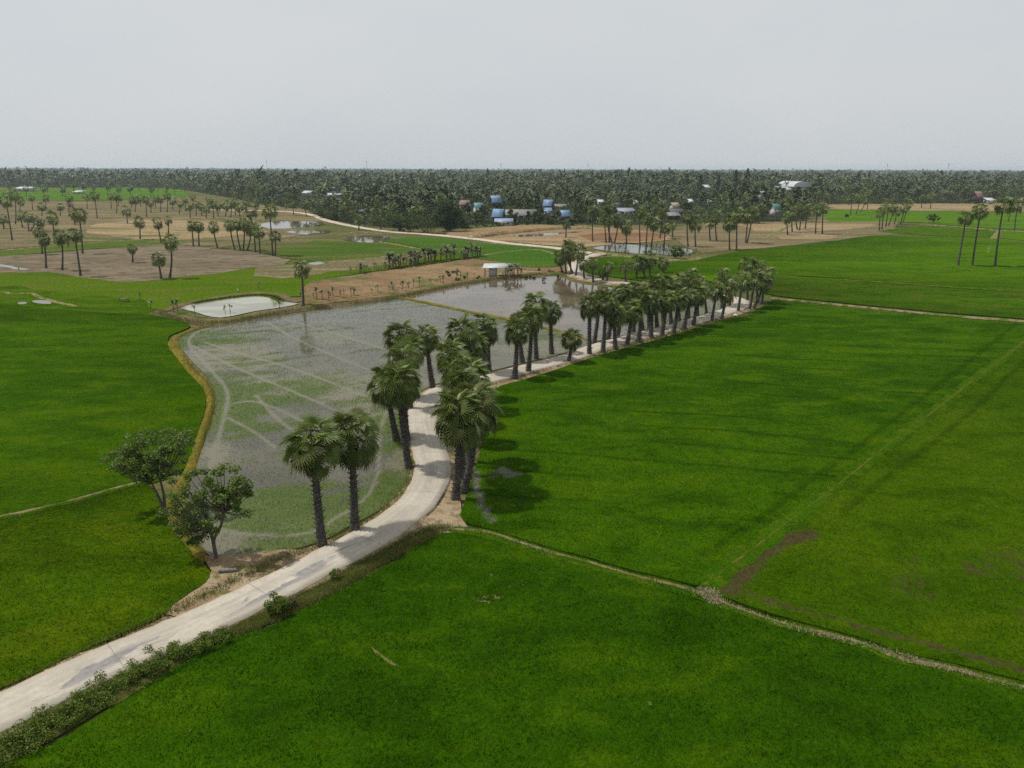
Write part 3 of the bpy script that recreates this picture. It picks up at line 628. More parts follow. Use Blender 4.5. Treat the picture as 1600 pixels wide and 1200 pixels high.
# bare aprons beside the road
sheet('dirt_apron', [(258, 958), (271, 945), (309, 916), (333, 890), (318, 868), (345, 868), (420, 861), (470, 858), (500, 848), (505, 858), (450, 892), (380, 925), (300, 962)], .12, M_sand, 'bare sandy apron between the leafy tree and road', cat='verge', jit=.35)
sheet('dirt_apron', [(640, 838), (668, 806), (690, 775), (703, 750), (712, 755), (722, 790), (724, 812), (735, 832), (700, 834), (668, 850)], .14, M_sand, 'bare sandy apron at the foot of palm clump', cat='verge', jit=.3)
sheet('dirt_apron', [(610, 795), (640, 745), (638, 690), (640, 660), (650, 650), (655, 700), (656, 735), (640, 765)], .10, M_sand, 'strip of bare earth on the paddy side of the bend', cat='verge', jit=.3)
# bunds
bund_px = [(345, 503), (320, 510), (300, 516), (277, 526), (270, 536), (282, 555), (299, 577), (317, 595), (328, 613), (328, 639), (318, 670), (308, 700), (295, 735), (280, 760), (265, 790), (275, 820), (298, 850), (320, 876)]
ridge('earth_bank', bund_px, [1.0, 1.3, 2.0, 1.6, 1.1, .95, 1.0, 1.1, 1.1, 1.0], .30, M_bankY, 'curving yellow grassy bund around the flooded paddy', cat='bund')
ridge('earth_bank', [(240, 487), (290, 497), (332, 505), (400, 494), (470, 483), (540, 475), (610, 465), (680, 451), (740, 440), (800, 432), (850, 428), (880, 427)], [3, 3, 3.2, 3.2, 3, 2.6, 3.2, 3.2, 3.0], .6, M_bankE, 'brown earth bank behind the flooded paddies', cat='bund')
ridge('earth_bank', [(255, 484), (300, 472), (350, 463), (400, 458), (430, 459), (450, 466), (470, 470)], [2, 3, 3.5, 3.5, 3], .35, M_bankE, 'brown spoil bank on the far side of the pond', cat='bund')
ridge('earth_bank', [(300, 474.5), (350, 466.5), (400, 461.5), (425, 463), (440, 469)], 1.5, .12, M_bankG, 'green reedy far lip of the pond', cat='bund')
ridge('earth_bank', [(630, 465), (685, 476), (732, 486), (785, 496), (850, 511), (890, 521), (925, 533)], .9, .32, M_bankY, 'thin grassy bund dividing the two flooded paddies', cat='bund')
ridge('earth_bank', [(1200, 465), (1319, 477), (1412, 486), (1506, 494.5), (1600, 502), (1750, 516)], [.8, .9, 1.0, 1.3, 1.8, 2.0], .32, M_path, 'straight pale bund behind the large rice field', cat='bund')
ridge('earth_bank', [(1205, 430), (1400, 442), (1600, 455.5), (1900, 473)], .7, .28, M_bankG, 'faint green bund across the far rice', cat='bund')
ridge('earth_bank', [(1760, 413), (1640, 503), (1444, 653), (1305, 759), (1208, 833), (1096, 918)], [3.1, 2.9, 2.8, 2.7, 2.6, 2.8], .27, M_bankR, 'diagonal green grassy bund between two rice fields', cat='bund')
ridge('path', [(1760, 413), (1640, 503), (1444, 653), (1305, 759), (1208, 833), (1100, 915)], [.6, .8, .5, .7, .4, .3], .08, m_soil('yellow_green_crest', (.042, .080, .0025), (.060, .090, .004), (.10, .10, .018), .7), 'thin yellowish crest of the diagonal bund', cat='path', z0=.20, hpx=.25)
PATHPX = [(690, 826), (730, 828), (762, 832), (819, 850), (869, 866), (919, 879), (966, 893), (1000, 902), (1075, 921), (1109, 931), (1137, 945), (1215, 972), (1278, 987), (1355, 1008), (1407, 1028), (1495, 1047), (1600, 1075), (1750, 1113), (2400, 1282)]
ridge('earth_bank', PATHPX, [1.5, 1.5, 1.5, 1.4, 1.5, 1.7, 1.5, 1.5, 1.5], .24, M_bankR, 'low grassy bund carrying the footpath between rice fields', cat='bund')
ridge('path', PATHPX, [.55, .40, .45, .40, .45, .6, .42, .42, .5], .12, M_path, 'narrow straw strewn footpath between rice fields', cat='path', z0=.14)
ridge('earth_bank', [(-300, 868), (0, 807.5), (60, 795), (120, 780), (180, 763), (225, 752), (262, 742)], 1.1, .22, M_bankR, 'green grassy bund between the two left rice fields', cat='bund')
ridge('path', [(-300, 867), (0, 807), (60, 795), (120, 780), (180, 763), (225, 752), (262, 742)], .40, .14, M_path, 'thin trodden line between the two left rice fields', cat='path', z0=.12)
ridge('earth_bank', [(0, 455), (25, 459), (48, 458), (60, 463), (90, 472), (120, 478)], 1.3, .3, M_path, 'pale low bund in the meadow', cat='bund')

# ---- growth nobody could count
PTS = [scatter(PFF, 55, .16, fn=lambda x, y: 1 - ff_dry(x, y), maxd=42), scatter(PFB, 40, .16, lambda x, y: 1 - fb_mud(x, y), maxd=62), scatter(PFR, 30, .13, lambda x, y: np.clip(1 - 1.9 * fr_mud(x, y), 0, 1), maxd=62), scatter(PL1, 24, .15, maxd=55), scatter(PL2, 40, .15, maxd=48)]
for pts, m, lb, h in zip(PTS, (M_front, M_big, M_right, M_left, M_lowleft), ('dense rice leaves of the dark green lower field', 'dense rice leaves of the large field', 'thin rice leaves among muddy ruts', 'dense rice leaves of the lush field beside yellow bund', 'dense yellowish rice leaves along the road'), (.13, .13, .13, .12, .16)):
    blades('rice_leaves', pts, h, .055, m, lb, 'rice', lean=1.5)
M_seed = m_leaf('rice_seedling', (.050, .088, .008), (.075, .102, .015), (.13, .132, .05), .6, .1, 0, .35)
blades('rice_seedlings', scatter(PW1, 26, .03, lambda x, y: np.clip(w1_sprout(x, y) * 1.0 + .06, 0, 1) * sstep(.2, .6, trackd(x, y))), .14, .05, M_seed, 'young rice seedlings standing in the grey paddy', 'rice', lean=1.0)
blades('rice_seedlings', scatter(PW2, 5, .03, lambda x, y: np.clip(w2_sprout(x, y) + .05, 0, 1)), .26, .06, M_seed, 'sparse rice seedlings in the brown paddy', 'rice')
M_ygrass = m_leaf('yellow_grass', (.19, .145, .025), (.24, .185, .035), (.12, .125, .02), .7, .1, 0, .2)
M_ggrass = m_leaf('green_grass', (.034, .084, .003), (.046, .098, .0035), (.090, .118, .008), .7, .03, 0, .25)
M_verge = m_leaf('verge_grass', (.085, .115, .018), (.13, .14, .030), (.22, .19, .075), .7, .1, 0, .25)
def along(px, w, n, h=.2, closed=False):
    p = pl(px, h, .5); L = np.concatenate([[0], np.cumsum(np.linalg.norm(np.diff(p, axis=0), axis=1))]); t = rng.random(n) * L[-1]
    x = np.interp(t, L, p[:, 0]) + rng.normal(0, w, n); y = np.interp(t, L, p[:, 1]) + rng.normal(0, w, n); return np.column_stack([x, y, np.full(n, h)])
blades('bund_grass', along(bund_px, .3, 7000, .18), .22, .045, M_ygrass, 'short yellow grass on the curving bund')
blades('bund_grass', along([(1640, 503), (1444, 653), (1305, 759), (1208, 833), (1108, 908)], .6, 14000, .12), .20, .05, M_big, 'green grass on the diagonal bund')
blades('bund_grass', along(PATHPX, .32, 9000, .12), .26, .045, M_ggrass, 'grass tufts along the narrow footpath')
blades('straw', np.concatenate([along([(1095, 922), (1105, 925), (1112, 932), (1125, 940)], .3, 1600, .22), (lambda q: q[fbm(q[:, 0] * .35, q[:, 1] * .35, 3) > .5])(along(PATHPX, .12, 4200, .22)), along([(1109, 931), (1215, 972), (1355, 1008), (1495, 1047), (1600, 1075)],   .14, 1800, .22)]), .08, .05, m_leaf('straw_stalk', (.22, .18, .10), (.30, .25, .16), (.38, .33, .23), .8, .1, 0), 'pale cut straw lying on the footpath', 'straw', lean=3.0)
blades('bund_grass', along([(240, 487), (332, 505), (470, 483), (610, 465), (740, 440), (850, 428)], .8, 6000, .3), .55, .09, M_verge, 'rough dry grass on the brown bank')
blades('bund_grass', along([(300, 474.5), (350, 466.5), (400, 461.5), (425, 463), (440, 469)], .5, 2200, .05), .42, .08, M_ggrass, 'green reeds on the far lip of the pond')
pondp = poly_px([(925, 388), (946, 382), (1000, 380), (1062, 385), (1096, 391), (1080, 401), (1050, 402), (1000, 399), (950, 394)])
blades('reeds', scatter(pondp, 1.1, 0, lambda x, y: sstep(.46, .62, fbm(x * .12, y * .06, 4))), .9, .16, m_leaf('reed_leaf', (.055, .085, .02), (.08, .10, .03), (.12, .12, .05), .6, .1, 0), 'reeds and weeds growing in the far pond', 'reeds')
verge_px = [(690, 826), (655, 840), (612, 863), (560, 888), (530, 908), (470, 938), (440, 952), (400, 968), (350, 990)]
ridge('grass_verge', [(-60, 1205), (0, 1172), (146, 1098), (248, 1042), (350, 985)] + verge_px[::-1][1:], [2.4, 2.2, 2.2, 2.0, 1.8, 1.6, 1.5, 1.4], .22, m_soil('weedy_verge', (.060, .082, .012), (.085, .095, .020), (.12, .105, .04), .9, bump=.7), 'weedy green slope between the road and the rice', cat='verge', z0=.02)
blades('verge_grass', along(verge_px, .55, 26000, .06), .26, .05, M_verge, 'dry weedy grass on the slope below the road', per=1, lean=1.2)
blades('verge_grass', np.concatenate([along([(0, 1080), (146, 1012), (262, 958), (330, 925), (420, 880), (495, 852), (600, 798), (640, 755), (640, 690), (636, 650)], .35, 5000, .15), along([(770, 600), (812, 588), (890, 566), (940, 551), (1000, 535), (1060, 518), (1120, 502), (1168, 490)], .35, 5000, .15)]), .22, .06, M_verge, 'short dry grass along the road edges', lean=1.3)

# ------------------------------------------------------------------ palms
def fan_leaf(nseg, R, span, seed):
    r = np.random.default_rng(seed); V = [[0, 0, 0]]; Fc = []
    for j in range(nseg):
        f0 = -span + 2 * span * j / nseg; f1 = -span + 2 * span * (j + 1) / nseg; fm = (f0 + f1) / 2
        rf = R * (.36 + .06 * r.random()); rtip = R * (1.0 - .22 * abs(fm / span) ** 1.5) * (.9 + .2 * r.random())
        zz = lambda rad, a: .30 * abs(math.sin(a)) * rad - .30 * R * (rad / R) ** 3
        k = len(V)
        V += [[math.sin(f0) * rf, math.cos(f0) * rf, zz(rf, f0) - .035], [math.sin(f1) * rf, math.cos(f1) * rf, zz(rf, f1) + .035], [math.sin(fm) * rtip, math.cos(fm) * rtip, zz(rtip, fm) - .10 * r.random()]]
        Fc += [[0, k + 1, k], [k, k + 1, k + 2]]
    return np.array(V), np.array(Fc)
def crown_mesh(name, nleaf, nseg, seed, R=2.2, elmin=-50, pet=True, mats=None, dead=False):
    r = np.random.default_rng(seed); V = []; Fq = []; mi = []; age = []; n = 0
    for i in range(nleaf):
        t = (i + .5) / nleaf
        if dead: el = math.radians(-62 - 24 * r.random())
        else: el = math.radians(76 - (76 - elmin) * t ** .85 + r.normal(0, 7))
        az = i * 2.39996 + r.normal(0, .25)
        pl_ = R * (.46 + .20 * r.random()) * (1.0 if not dead else .8); fr = R * (.40 + .10 * r.random())
        d = np.array([math.cos(el) * math.cos(az), math.cos(el) * math.sin(az), math.sin(el)])
        tw = r.normal(0, .45); lat = np.array([-math.sin(az), math.cos(az), 0]); nrm = np.cross(lat, d); nrm = -nrm if nrm[2] < 0 and el > 0 else nrm
        nrm = np.cross(d, -lat); 
        lat2 = lat * math.cos(tw) + nrm * math.sin(tw); nrm2 = np.cross(lat2, d); 
        if nrm2[2] < 0: nrm2 = -nrm2
        # the blade dips below its stalk
        dip = math.radians((8 if dead else 22) + 14 * r.random()); d2 = d * math.cos(dip) - nrm2 * math.sin(dip); n2 = nrm2 * math.cos(dip) + d * math.sin(dip)
        LV, LF = fan_leaf(nseg, fr, math.radians(60 if dead else 108 + 12 * r.random()), seed * 100 + i)
        if dead: LV[:, 0] *= .55
        o0 = np.array([0, 0, -.35 * R / 2.2]); o = o0 + d * pl_
        W = o + LV[:, :1] * lat2 + LV[:, 1:2] * d2 + LV[:, 2:] * n2
        V.append(W); Fq.append(LF + n); mi.append(np.zeros(len(LF))); age.append(np.full(len(W), t)); n += len(W)
        if pet and not dead:
            w = .035; A = [o0 + lat2 * w, o0 - lat2 * w, o - lat2 * w * .7, o + lat2 * w * .7]
            V.append(np.array(A)); Fq.append(np.array([[0, 1, 2], [0, 2, 3]]) + n); mi.append(np.ones(2)); age.append(np.full(4, .3)); n += 4
    V = np.concatenate(V); 
    if not dead: V[:, 2] *= 1.12
    me = np_mesh(name, V, np.concatenate(Fq), mats or [M_fan, M_petiole], np.concatenate(mi))
    at = me.attributes.new('age', 'FLOAT', 'POINT'); at.data.foreach_set('value', np.concatenate(age).astype(np.float32))
    return me
CR_HI = [crown_mesh('crown', 58 + 4 * k, 17, 10 + k) for k in range(5)]
CR_MID = [crown_mesh('crown', 42, 8, 30 + k) for k in range(4)]
CR_LOW = [crown_mesh('crown', 30, 6, 50 + k, pet=False, mats=[M_fan]) for k in range(3)]
DD_HI = [crown_mesh('dead_leaves', 11 + 5 * k, 12, 70 + k, mats=[M_dead], dead=True) for k in range(3)]
DD_MID = [crown_mesh('dead_leaves', 9, 6, 80 + k, mats=[M_dead], dead=True) for k in range(2)]
prnd = random.Random(5)
def trunk_mesh(dx, dy, h, r0, r1, spikes, curve=2.0, nr=None):
    mb = MB(); k = nr or max(5, int(h / 1.1)); t = np.linspace(0, 1, k)
    s = 1 - (1 - t) ** curve
    pts = np.column_stack([dx * s, dy * s, h * t - .25 * (t == 0)])
    rad = r1 + (r0 - r1) * (1 - t) ** 1.6; rad = rad * (1 + .06 * np.sin(t * 37)); rad[0] *= 1.25
    mb.tube(pts, rad, 9 if spikes else 6, 0)
    if spikes:
        n = int(h * 15)
        for i in range(n):
            tt = .06 + .90 * (i + prnd.random()) / n; a = i * 2.4; x = np.interp(tt, t, pts[:, 0]); y = np.interp(tt, t, pts[:, 1]); z = h * tt; rr = np.interp(tt, t, rad)
            c, q = math.cos(a), math.sin(a); L = (.14 + .26 * prnd.random()) * (1.25 if tt > .7 else 1); w = .07
            b = np.array([x + c * rr * .9, y + q * rr * .9, z]); l = np.array([-q, c, 0]) * w
            mb.add([b + l, b - l, b + np.array([0, 0, -.12]), b + np.array([c * L, q * L, L * .55])], [[0, 1, 3], [1, 2, 3], [2, 0, 3]], 0)
    return mb.mesh('trunk', [M_trunk], False)
NPALM = 0
def palm(bx, by, cx, cy, label, R=2.2, group=None, dead=None, r0=None, zb=.1, lod=None, dyl=0.0):
    """a sugar palm with its foot at photo pixel (bx,by) and the heart of its crown at (cx,cy)"""
    global NPALM; NPALM += 1
    X, Y = P(bx, by, zb); Xc, Z = PV(cx, cy, Y + dyl)
    D = math.hypot(X, Y); lod = lod if lod is not None else (0 if D < 150 else 1 if D < 330 else 2)
    if group is None: group = 'sugar palms'
    t = thing('sugar_palm', label, 'palm tree', (X, Y, zb), 0, group)
    h = Z - zb; Rj = R * 1.20 * prnd.uniform(.93, 1.08)
    rr = r0 or (.31 if lod == 0 else .27)
    ob('trunk', trunk_mesh(Xc - X, dyl, max(h - .3 * Rj / 2.2, .5), rr * 1.25, rr * .82, lod == 0, prnd.uniform(1.5, 2.4), nr=None if lod == 0 else 7 if lod == 1 else 5), t)
    c = ob('crown', prnd.choice((CR_HI, CR_MID, CR_LOW)[lod]), t); c.location = (Xc - X, dyl, h); s = Rj / 2.2; c.scale = (s, s, s * prnd.uniform(.88, 1.18)); c.rotation_euler = (prnd.uniform(-.1, .1), prnd.uniform(-.1, .1), prnd.uniform(0, 6.28))
    if (dead if dead is not None else prnd.random() < (.72 if lod < 2 else 0)):
        d = ob('dead_leaves', prnd.choice(DD_HI if lod == 0 else DD_MID), t); d.location = (Xc - X, dyl, h - .25 * s); d.scale = (s, s, s * prnd.uniform(.8, 1.25)); d.rotation_euler = (0, 0, prnd.uniform(0, 6.28))
    return t
ORD = ['first', 'second', 'third', 'fourth', 'fifth', 'sixth', 'seventh', 'eighth', 'ninth', 'tenth', 'eleventh', 'twelfth', 'thirteenth', 'fourteenth', 'fifteenth', 'sixteenth', 'seventeenth', 'eighteenth', 'nineteenth', 'twentieth']
# beside the bend
palm(503, 852, 488, 690, 'stout palm with ruffled crown and spiky trunk, nearest to the leafy tree', 2.35, dead=True)
palm(554, 829, 548, 675, 'spiky trunked palm on the road edge right behind the stout nearest palm', 2.25, dead=True)
palm(639, 730, 624, 592, 'palm with long brown skirt on the inner side of the bend', 2.45, dead=True)
palm(620, 686, 605, 598, 'slim leaning palm half behind the brown skirted palm at the bend', 2.0)
palm(636, 690, 628, 560, 'palm with crown just above the brown skirted palm at the bend', 2.0)
palm(654, 622, 626, 522, 'palm at the back of the bend, topmost leftward crown over paddy', 2.2)
palm(676, 604, 667, 524, 'palm with ragged hanging leaves at the top of the bend', 1.9, dead=True)
palm(640, 640, 640, 545, 'palm hidden in the middle of the inner bend clump', 1.9)
palm(711, 780, 716, 645, 'foremost palm of the dense clump on the outer bend, over bare earth', 2.35, dead=True)
palm(724, 766, 742, 630, 'palm leaning over the rice on the outer bend clump', 2.2, dead=True)
palm(722, 742, 720, 600, 'middle palm of the dense outer bend clump', 2.2)
palm(733, 722, 735, 588, 'palm tucked in the middle of outer clump beside the rice', 2.1)
palm(735, 690, 717, 575, 'palm with crown overhanging the road above the dense clump', 2.0)
palm(738, 662, 703, 552, 'palm leaning over the shaded road at the bend', 2.0)
palm(742, 640, 722, 518, 'tall crowned palm at the back of the outer bend clump', 2.0)
palm(748, 622, 742, 535, 'palm with drooping crown behind the outer bend clump', 1.9, dead=True)
palm(755, 584, 757, 506, 'twin palm with full round crown where road reappears', 2.1)
palm(764, 581, 762, 520, 'shorter twin palm with dead leaves where road reappears', 1.6, dead=True)
palm(804, 591, 808, 512, 'palm on the rice side just before the leaning pair', 2.05, dead=True)
palm(816, 565, 812, 500, 'palm on the paddy side peeping behind the leaning pair', 1.8, dead=True)
palm(825, 582, 831, 492, 'palm on the rice side with tall crown, next after the pair', 2.1)
palm(838, 560, 836, 474, 'tallest palm of the group of five standing on paddy edge', 2.2)
palm(862, 552, 861, 484, 'solitary upright palm on the paddy edge with open crown', 2.0, dead=False)
palm(888, 566, 893, 527, 'short young round palm on the rice edge of the road', 1.75, dead=False, r0=.24)
row = [(921, 555, 922, 475, 2.0), (942, 550, 947, 470, 2.0), (962, 545, 961, 488, 1.9), (980, 538, 987, 482, 2.0), (998, 534, 1003, 465, 2.0), (1017, 528, 1020, 468, 2.1), (1034, 524, 1042, 467, 1.9), (1052, 520, 1061, 464, 1.9), (1068, 515, 1076, 462, 1.9), (1083, 509, 1090, 459, 1.9), (1112, 501, 1119, 451, 1.9), (1127, 498, 1136, 451, 2.1), (1153, 487, 1160, 436, 2.2), (1171, 482, 1179, 434, 2.2), (1177, 480, 1193, 437, 2.2)]
for i, (a, b, c, d, r) in enumerate(row):
    palm(a, b, c, d, f'roadside palm on the rice side, {ORD[i]} after the short young palm', r, dead=i in (1, 2, 3, 5, 6, 10), group='palms along the rice side of the road')
row = [(965, 523, 973, 456, 1.9), (990, 517, 991, 450, 1.8), (1015, 512, 1013, 456, 1.8), (1038, 508, 1035, 449, 1.8), (1062, 501, 1062, 440, 1.9), (1090, 494, 1092, 440, 1.8), (928, 536, 936, 465, 1.7), (950, 529, 958, 462, 1.8), (1004, 514, 1001, 452, 1.7), (1027, 511, 1026, 440, 1.9), (1049, 505, 1047, 442, 2.0), (1076, 498, 1079, 432, 2.1), (1104, 490, 1102, 448, 1.8), (1128, 480, 1130, 430, 2.0), (1140, 477, 1143, 441, 1.7)]
row.sort()
for i, (a, b, c, d, r) in enumerate(row):
    palm(a, b, c, d, f'roadside palm on the flooded paddy side, {ORD[i]} beyond the short young palm', r, group='palms along the paddy side of the road')
palm(1168, 470, 1169, 412, 'palm with highest crown in the clump at the far road corner', 2.3)
palm(1184, 470, 1185, 416, 'palm behind the clump at the far road corner, over the rice', 2.3)
palm(1189, 474, 1197, 430, 'outermost palm of the far corner clump, leaning over rice', 2.2)
# back leg of the road
for a, b, c, d, r, l in [(879, 425, 874, 400, 2.2, 'low drooping palm at the paddy corner, first of the five'), (885, 427, 883, 395, 2.2, 'second palm of five at the paddy corner'), (893, 429, 891, 389, 2.6, 'tall palm in the middle of five at the paddy corner'), (899, 432, 904, 391, 2.4, 'fourth palm of five at the paddy corner, straight trunk'), (896, 428, 887, 386, 2.3, 'palm at the back of the paddy corner group'),
        (913, 436, 912, 412, 1.9, 'short palm between paddy corner group and the broad one'), (927, 440, 926, 409, 2.2, 'broad crowned palm beside the far leg of road'), (942, 439, 942, 425, 1.4, 'small stubby palm beside the far leg of road'), (948, 440, 951, 416, 1.7, 'scruffy thin palm beside the small stubby palm'), (978, 441, 977, 414, 2.0, 'palm with grey dead skirt on the far leg of road'), (995, 435, 995, 407, 2.3, 'palm with full crown in the far bright rice'), (1016, 432, 1016, 402, 2.6, 'round tall crown palm in the far bright rice'), (1036, 426, 1036, 409, 2.0, 'short palm with untidy crown in the far bright rice'), (1009, 434, 1004, 408, 2.0, 'palm squeezed between two full crowned palms in far rice')]:
    palm(a, b, c, d, l, r, group='palms along the far leg of the road')
# slender palms about the far pond
midr = [(884, 371, 885, 349, 2.1), (926, 377, 926, 328, 2.6), (947, 379, 945, 328, 2.7), (952, 379, 953, 323, 2.8), (957, 380, 950, 342, 2.6), (960, 379, 966, 345, 2.6), (979, 380, 979, 354, 2.7), (1000, 385, 1000, 331, 2.6), (1009, 390, 1012, 341, 2.7), (1017, 386, 1022, 347, 2.7), (1031, 372, 1035, 333, 2.9), (1037, 386, 1040, 355, 2.6), (1051, 369, 1051, 350, 2.3), (1075, 385, 1074, 336, 2.6), (1087, 385, 1087, 347, 2.9), (1110, 376, 1109, 344, 3.1), (1120, 376, 1119, 336, 3.1), (1140, 390, 1141, 345, 2.9), (1151, 389, 1153, 333, 2.8), (1165, 379, 1169, 336, 3.2), (1167, 380, 1176, 332, 3.2), (1231, 367, 1230, 339, 2.9), (1238, 362, 1238, 330, 3.1), (1249, 360, 1254, 322, 3.4), (1246, 358, 1244, 328, 3.2), (1258, 357, 1262, 326, 3.2), (1274, 365, 1277, 328, 3.0), (1285, 365, 1287, 324, 3.0)]
mlab = ['lone short palm on the orange earth', 'tall thin palm beside the orange earth ditch', 'first of four slim palms sharing one root patch by pond', 'tallest of four slim palms sharing one root patch by pond', 'short inner palm of the four by the pond', 'leaning palm of the four by the pond', 'stocky dark palm at the head of the far pond', 'very thin tall palm on the pond edge', 'palm on the pond edge leaning towards its neighbour', 'crooked palm with low crown on the pond edge', 'palm on red earth behind the pond', 'thick palm standing in front of the far pond', 'little palm on red earth behind the pond', 'straight palm on the pond side with bare tall trunk', 'broad palm on the dry grass next to round bush', 'dense palm of a pair on the dry grass', 'taller palm of a pair on the dry grass', 'palm at the rice edge with heavy round crown', 'slim palm at the rice edge beside the heavy crowned one', 'twin trunked palm on dry grass, dense half', 'twin trunked palm on dry grass, loose half', 'palm at the tip of the tan strip', 'palm behind the tip of the tan strip', 'tall palm in the big clump before the green roof', 'palm inside the big clump before the green roof', 'palm on the outer side of the big clump near green roof', 'palm of the standing pair at the lime field corner', 'thin outer palm of the pair at the lime field corner']
for (a, b, c, d, r), l in zip(midr, mlab): palm(a, b, c, d, l, r, group='slender palms around the far pond', dead=False)
right = [(1329, 336, 1332, 307, 2.9, 'first of three slim palms on the lime field edge'), (1337, 335, 1344, 310, 3.0, 'leaning second of three slim palms on lime field edge'), (1343, 332, 1352, 313, 2.8, 'low third of three slim palms on lime field edge'), (1355, 327, 1358, 303, 3.2, 'palm on the tan earth behind the three slim palms'), (1374, 360, 1376, 330, 2.7, 'front palm of the dense clump in the green fields'), (1378, 358, 1382, 325, 2.8, 'second palm of the dense clump in the green fields'), (1384, 354, 1389, 321, 3.0, 'highest crown of the dense clump in the green fields'), (1388, 353, 1397, 324, 2.9, 'palm deep inside the clump in the green fields'), (1397, 350, 1402, 329, 2.6, 'low palm at the back of clump in the green fields'), (1407, 350, 1413, 324, 2.9, 'leaning palm on the far side of the green field clump'), (1411, 347, 1419, 317, 2.9, 'tall palm behind the leaning one of the green field clump'),
         (1497, 415, 1510, 338, 2.7, 'first of three very tall leaning palms in bright rice'), (1519, 415, 1533, 327, 2.9, 'middle of three very tall leaning palms in bright rice'), (1555, 416, 1569, 318, 3.0, 'tallest of three leaning palms in bright rice'), (1585, 360, 1591, 318, 3.4, 'palm behind the three leaning palms at the field path'), (1575, 346, 1580, 324, 2.2, 'thin faint palm between tall leaning palms'), (1454, 326, 1456, 305, 3.2, 'palm alone on the tan earth before the forest'), (1440, 325, 1441, 308, 2.6, 'small palm on the tan earth before the forest')]
for a, b, c, d, r, l in right: palm(a, b, c, d, l, r, group='tall palms in the green fields', dead=False, r0=.26)
# the brown fields
left = [(19, 375, 9, 313, 2.8, 'tall curved palm by the far edge of the brown field'), (6, 357, 4, 340, 2.8, 'low palm by the far edge of brown field'), (24, 350, 22, 304, 2.6, 'straight thin palm behind the tall curved one'), (35, 355, 32, 336, 2.6, 'short palm beside the dark squat clump'), (45, 361, 42, 338, 2.9, 'dark squat palm of the brown field clump'), (47, 360, 54, 340, 3.0, 'bushy palm of the brown field clump'), (63, 350, 65, 322, 2.8, 'tall palm rising behind the brown field clump'), (58, 362, 62, 345, 2.6, 'low palm at the side of the brown field clump'),
        (66, 397, 62, 362, 2.5, 'palm on the grass strip, crown touching its thin neighbour'), (72, 419, 68, 372, 2.0, 'thin palm in ploughed earth beside a taller pair'), (85, 380, 81, 338, 2.6, 'upright palm in the brown field behind the ploughed plot'), (97, 422, 95, 368, 2.2, 'small headed thin palm in the ploughed plot'), (126, 431, 116, 365, 2.3, 'leaning palm at the near corner of the ploughed plot'), (129, 396, 123, 334, 2.7, 'tall palm on the grass strip with crown above its neighbour'), (117, 351, 115, 334, 2.5, 'dark palm behind the tall grass strip palm'),
        (207, 410, 206, 387, 1.7, 'small brown dry palm in the ploughed plot'), (252, 435, 247, 402, 2.2, 'drooping palm with bent trunk at the meadow edge'), (265, 434, 266, 376, 2.3, 'curved taller palm of the pair at the meadow edge'), (219, 374, 217, 345, 2.5, 'round headed palm alone on the tan strip'), (252, 379, 246, 346, 2.3, 'slanting palm with dead skirt behind the tan strip'), (263, 366, 262, 343, 2.2, 'shorter palm beside the slanting skirted palm'), (302, 384, 299, 351, 2.2, 'palm of the close pair on brown ground, looser crown'), (311, 384, 309, 352, 2.6, 'palm of the close pair on brown ground, bigger crown'), (340, 387, 333, 353, 2.3, 'single bent palm on the brown ground'),
        (367, 390, 359, 350, 2.3, 'first of the fan of palms bending apart at the plot edge'), (376, 391, 369, 352, 1.9, 'second of the fan of palms bending apart, bare crown'), (380, 391, 381, 348, 2.4, 'middle of the fan of palms bending apart'), (386, 391, 391, 357, 2.2, 'outward bending last of the fan of palms'), (399, 394, 396, 353, 2.4, 'palm beside the fan group with feathery crown'), (406, 396, 404, 361, 2.3, 'lower palm beside the fan group with heavy crown'), (426, 399, 421, 328, 2.7, 'very tall palm towering over the fan group'), (430, 399, 430, 368, 2.4, 'dark heavy palm at the foot of the towering one'), (392, 365, 392, 328, 3.3, 'palm with wide crown behind the fan group'),
        (474, 480, 471, 417, 2.2, 'lone palm standing on the bank beside the small pond')]
for a, b, c, d, r, l in left: palm(a, b, c, d, l, r, group='palms in the brown fields', dead=('skirt' in l or 'dry' in l), r0=.25)
left2 = [(51, 328, 49, 308), (94, 337, 94, 322), (107, 331, 107, 308), (107, 326, 109, 318), (136, 326, 135, 306), (152, 341, 147, 304), (174, 326, 172, 306), (182, 333, 181, 306), (199, 349, 197, 328), (211, 331, 211, 310), (229, 339, 227, 311), (236, 332, 235, 317), (251, 331, 250, 311), (261, 331, 261, 304), (297, 341, 296, 321), (306, 337, 306, 318), (315, 336, 314, 322), (322, 341, 322, 325), (334, 341, 332, 318), (341, 338, 339, 320), (352, 338, 353, 321), (360, 340, 361, 316), (375, 338, 373, 322), (368, 336, 366, 316), (290, 330, 289, 312), (300, 325, 301, 308), (328, 331, 327, 312), (220, 322, 219, 309), (242, 326, 243, 309), (270, 328, 269, 313), (280, 334, 281, 318), (382, 333, 384, 315), (400, 334, 399, 316), (459, 336, 457, 317), (479, 338, 476, 318), (12, 322, 11, 303), (70, 326, 71, 308), (30, 330, 31, 312), (184, 322, 186, 308), (205, 325, 206, 311)]
sides = ['distant palm on the brown field before the green strip', 'faraway slim palm among the brown field row']
for i, (a, b, c, d) in enumerate(left2):
    palm(a, b, c, d, 'distant slender palm scattered over the far brown fields', prnd.uniform(2.6, 3.3), group='distant palms over the far brown fields', dead=False, r0=.24)
lane = [(549, 350, 548, 335, 3), (561, 359, 560, 341, 2.8), (570, 354, 569, 336, 2.6), (584, 352, 584, 334, 3), (597, 359, 591, 342, 2.6), (540, 347, 541, 328, 3)]
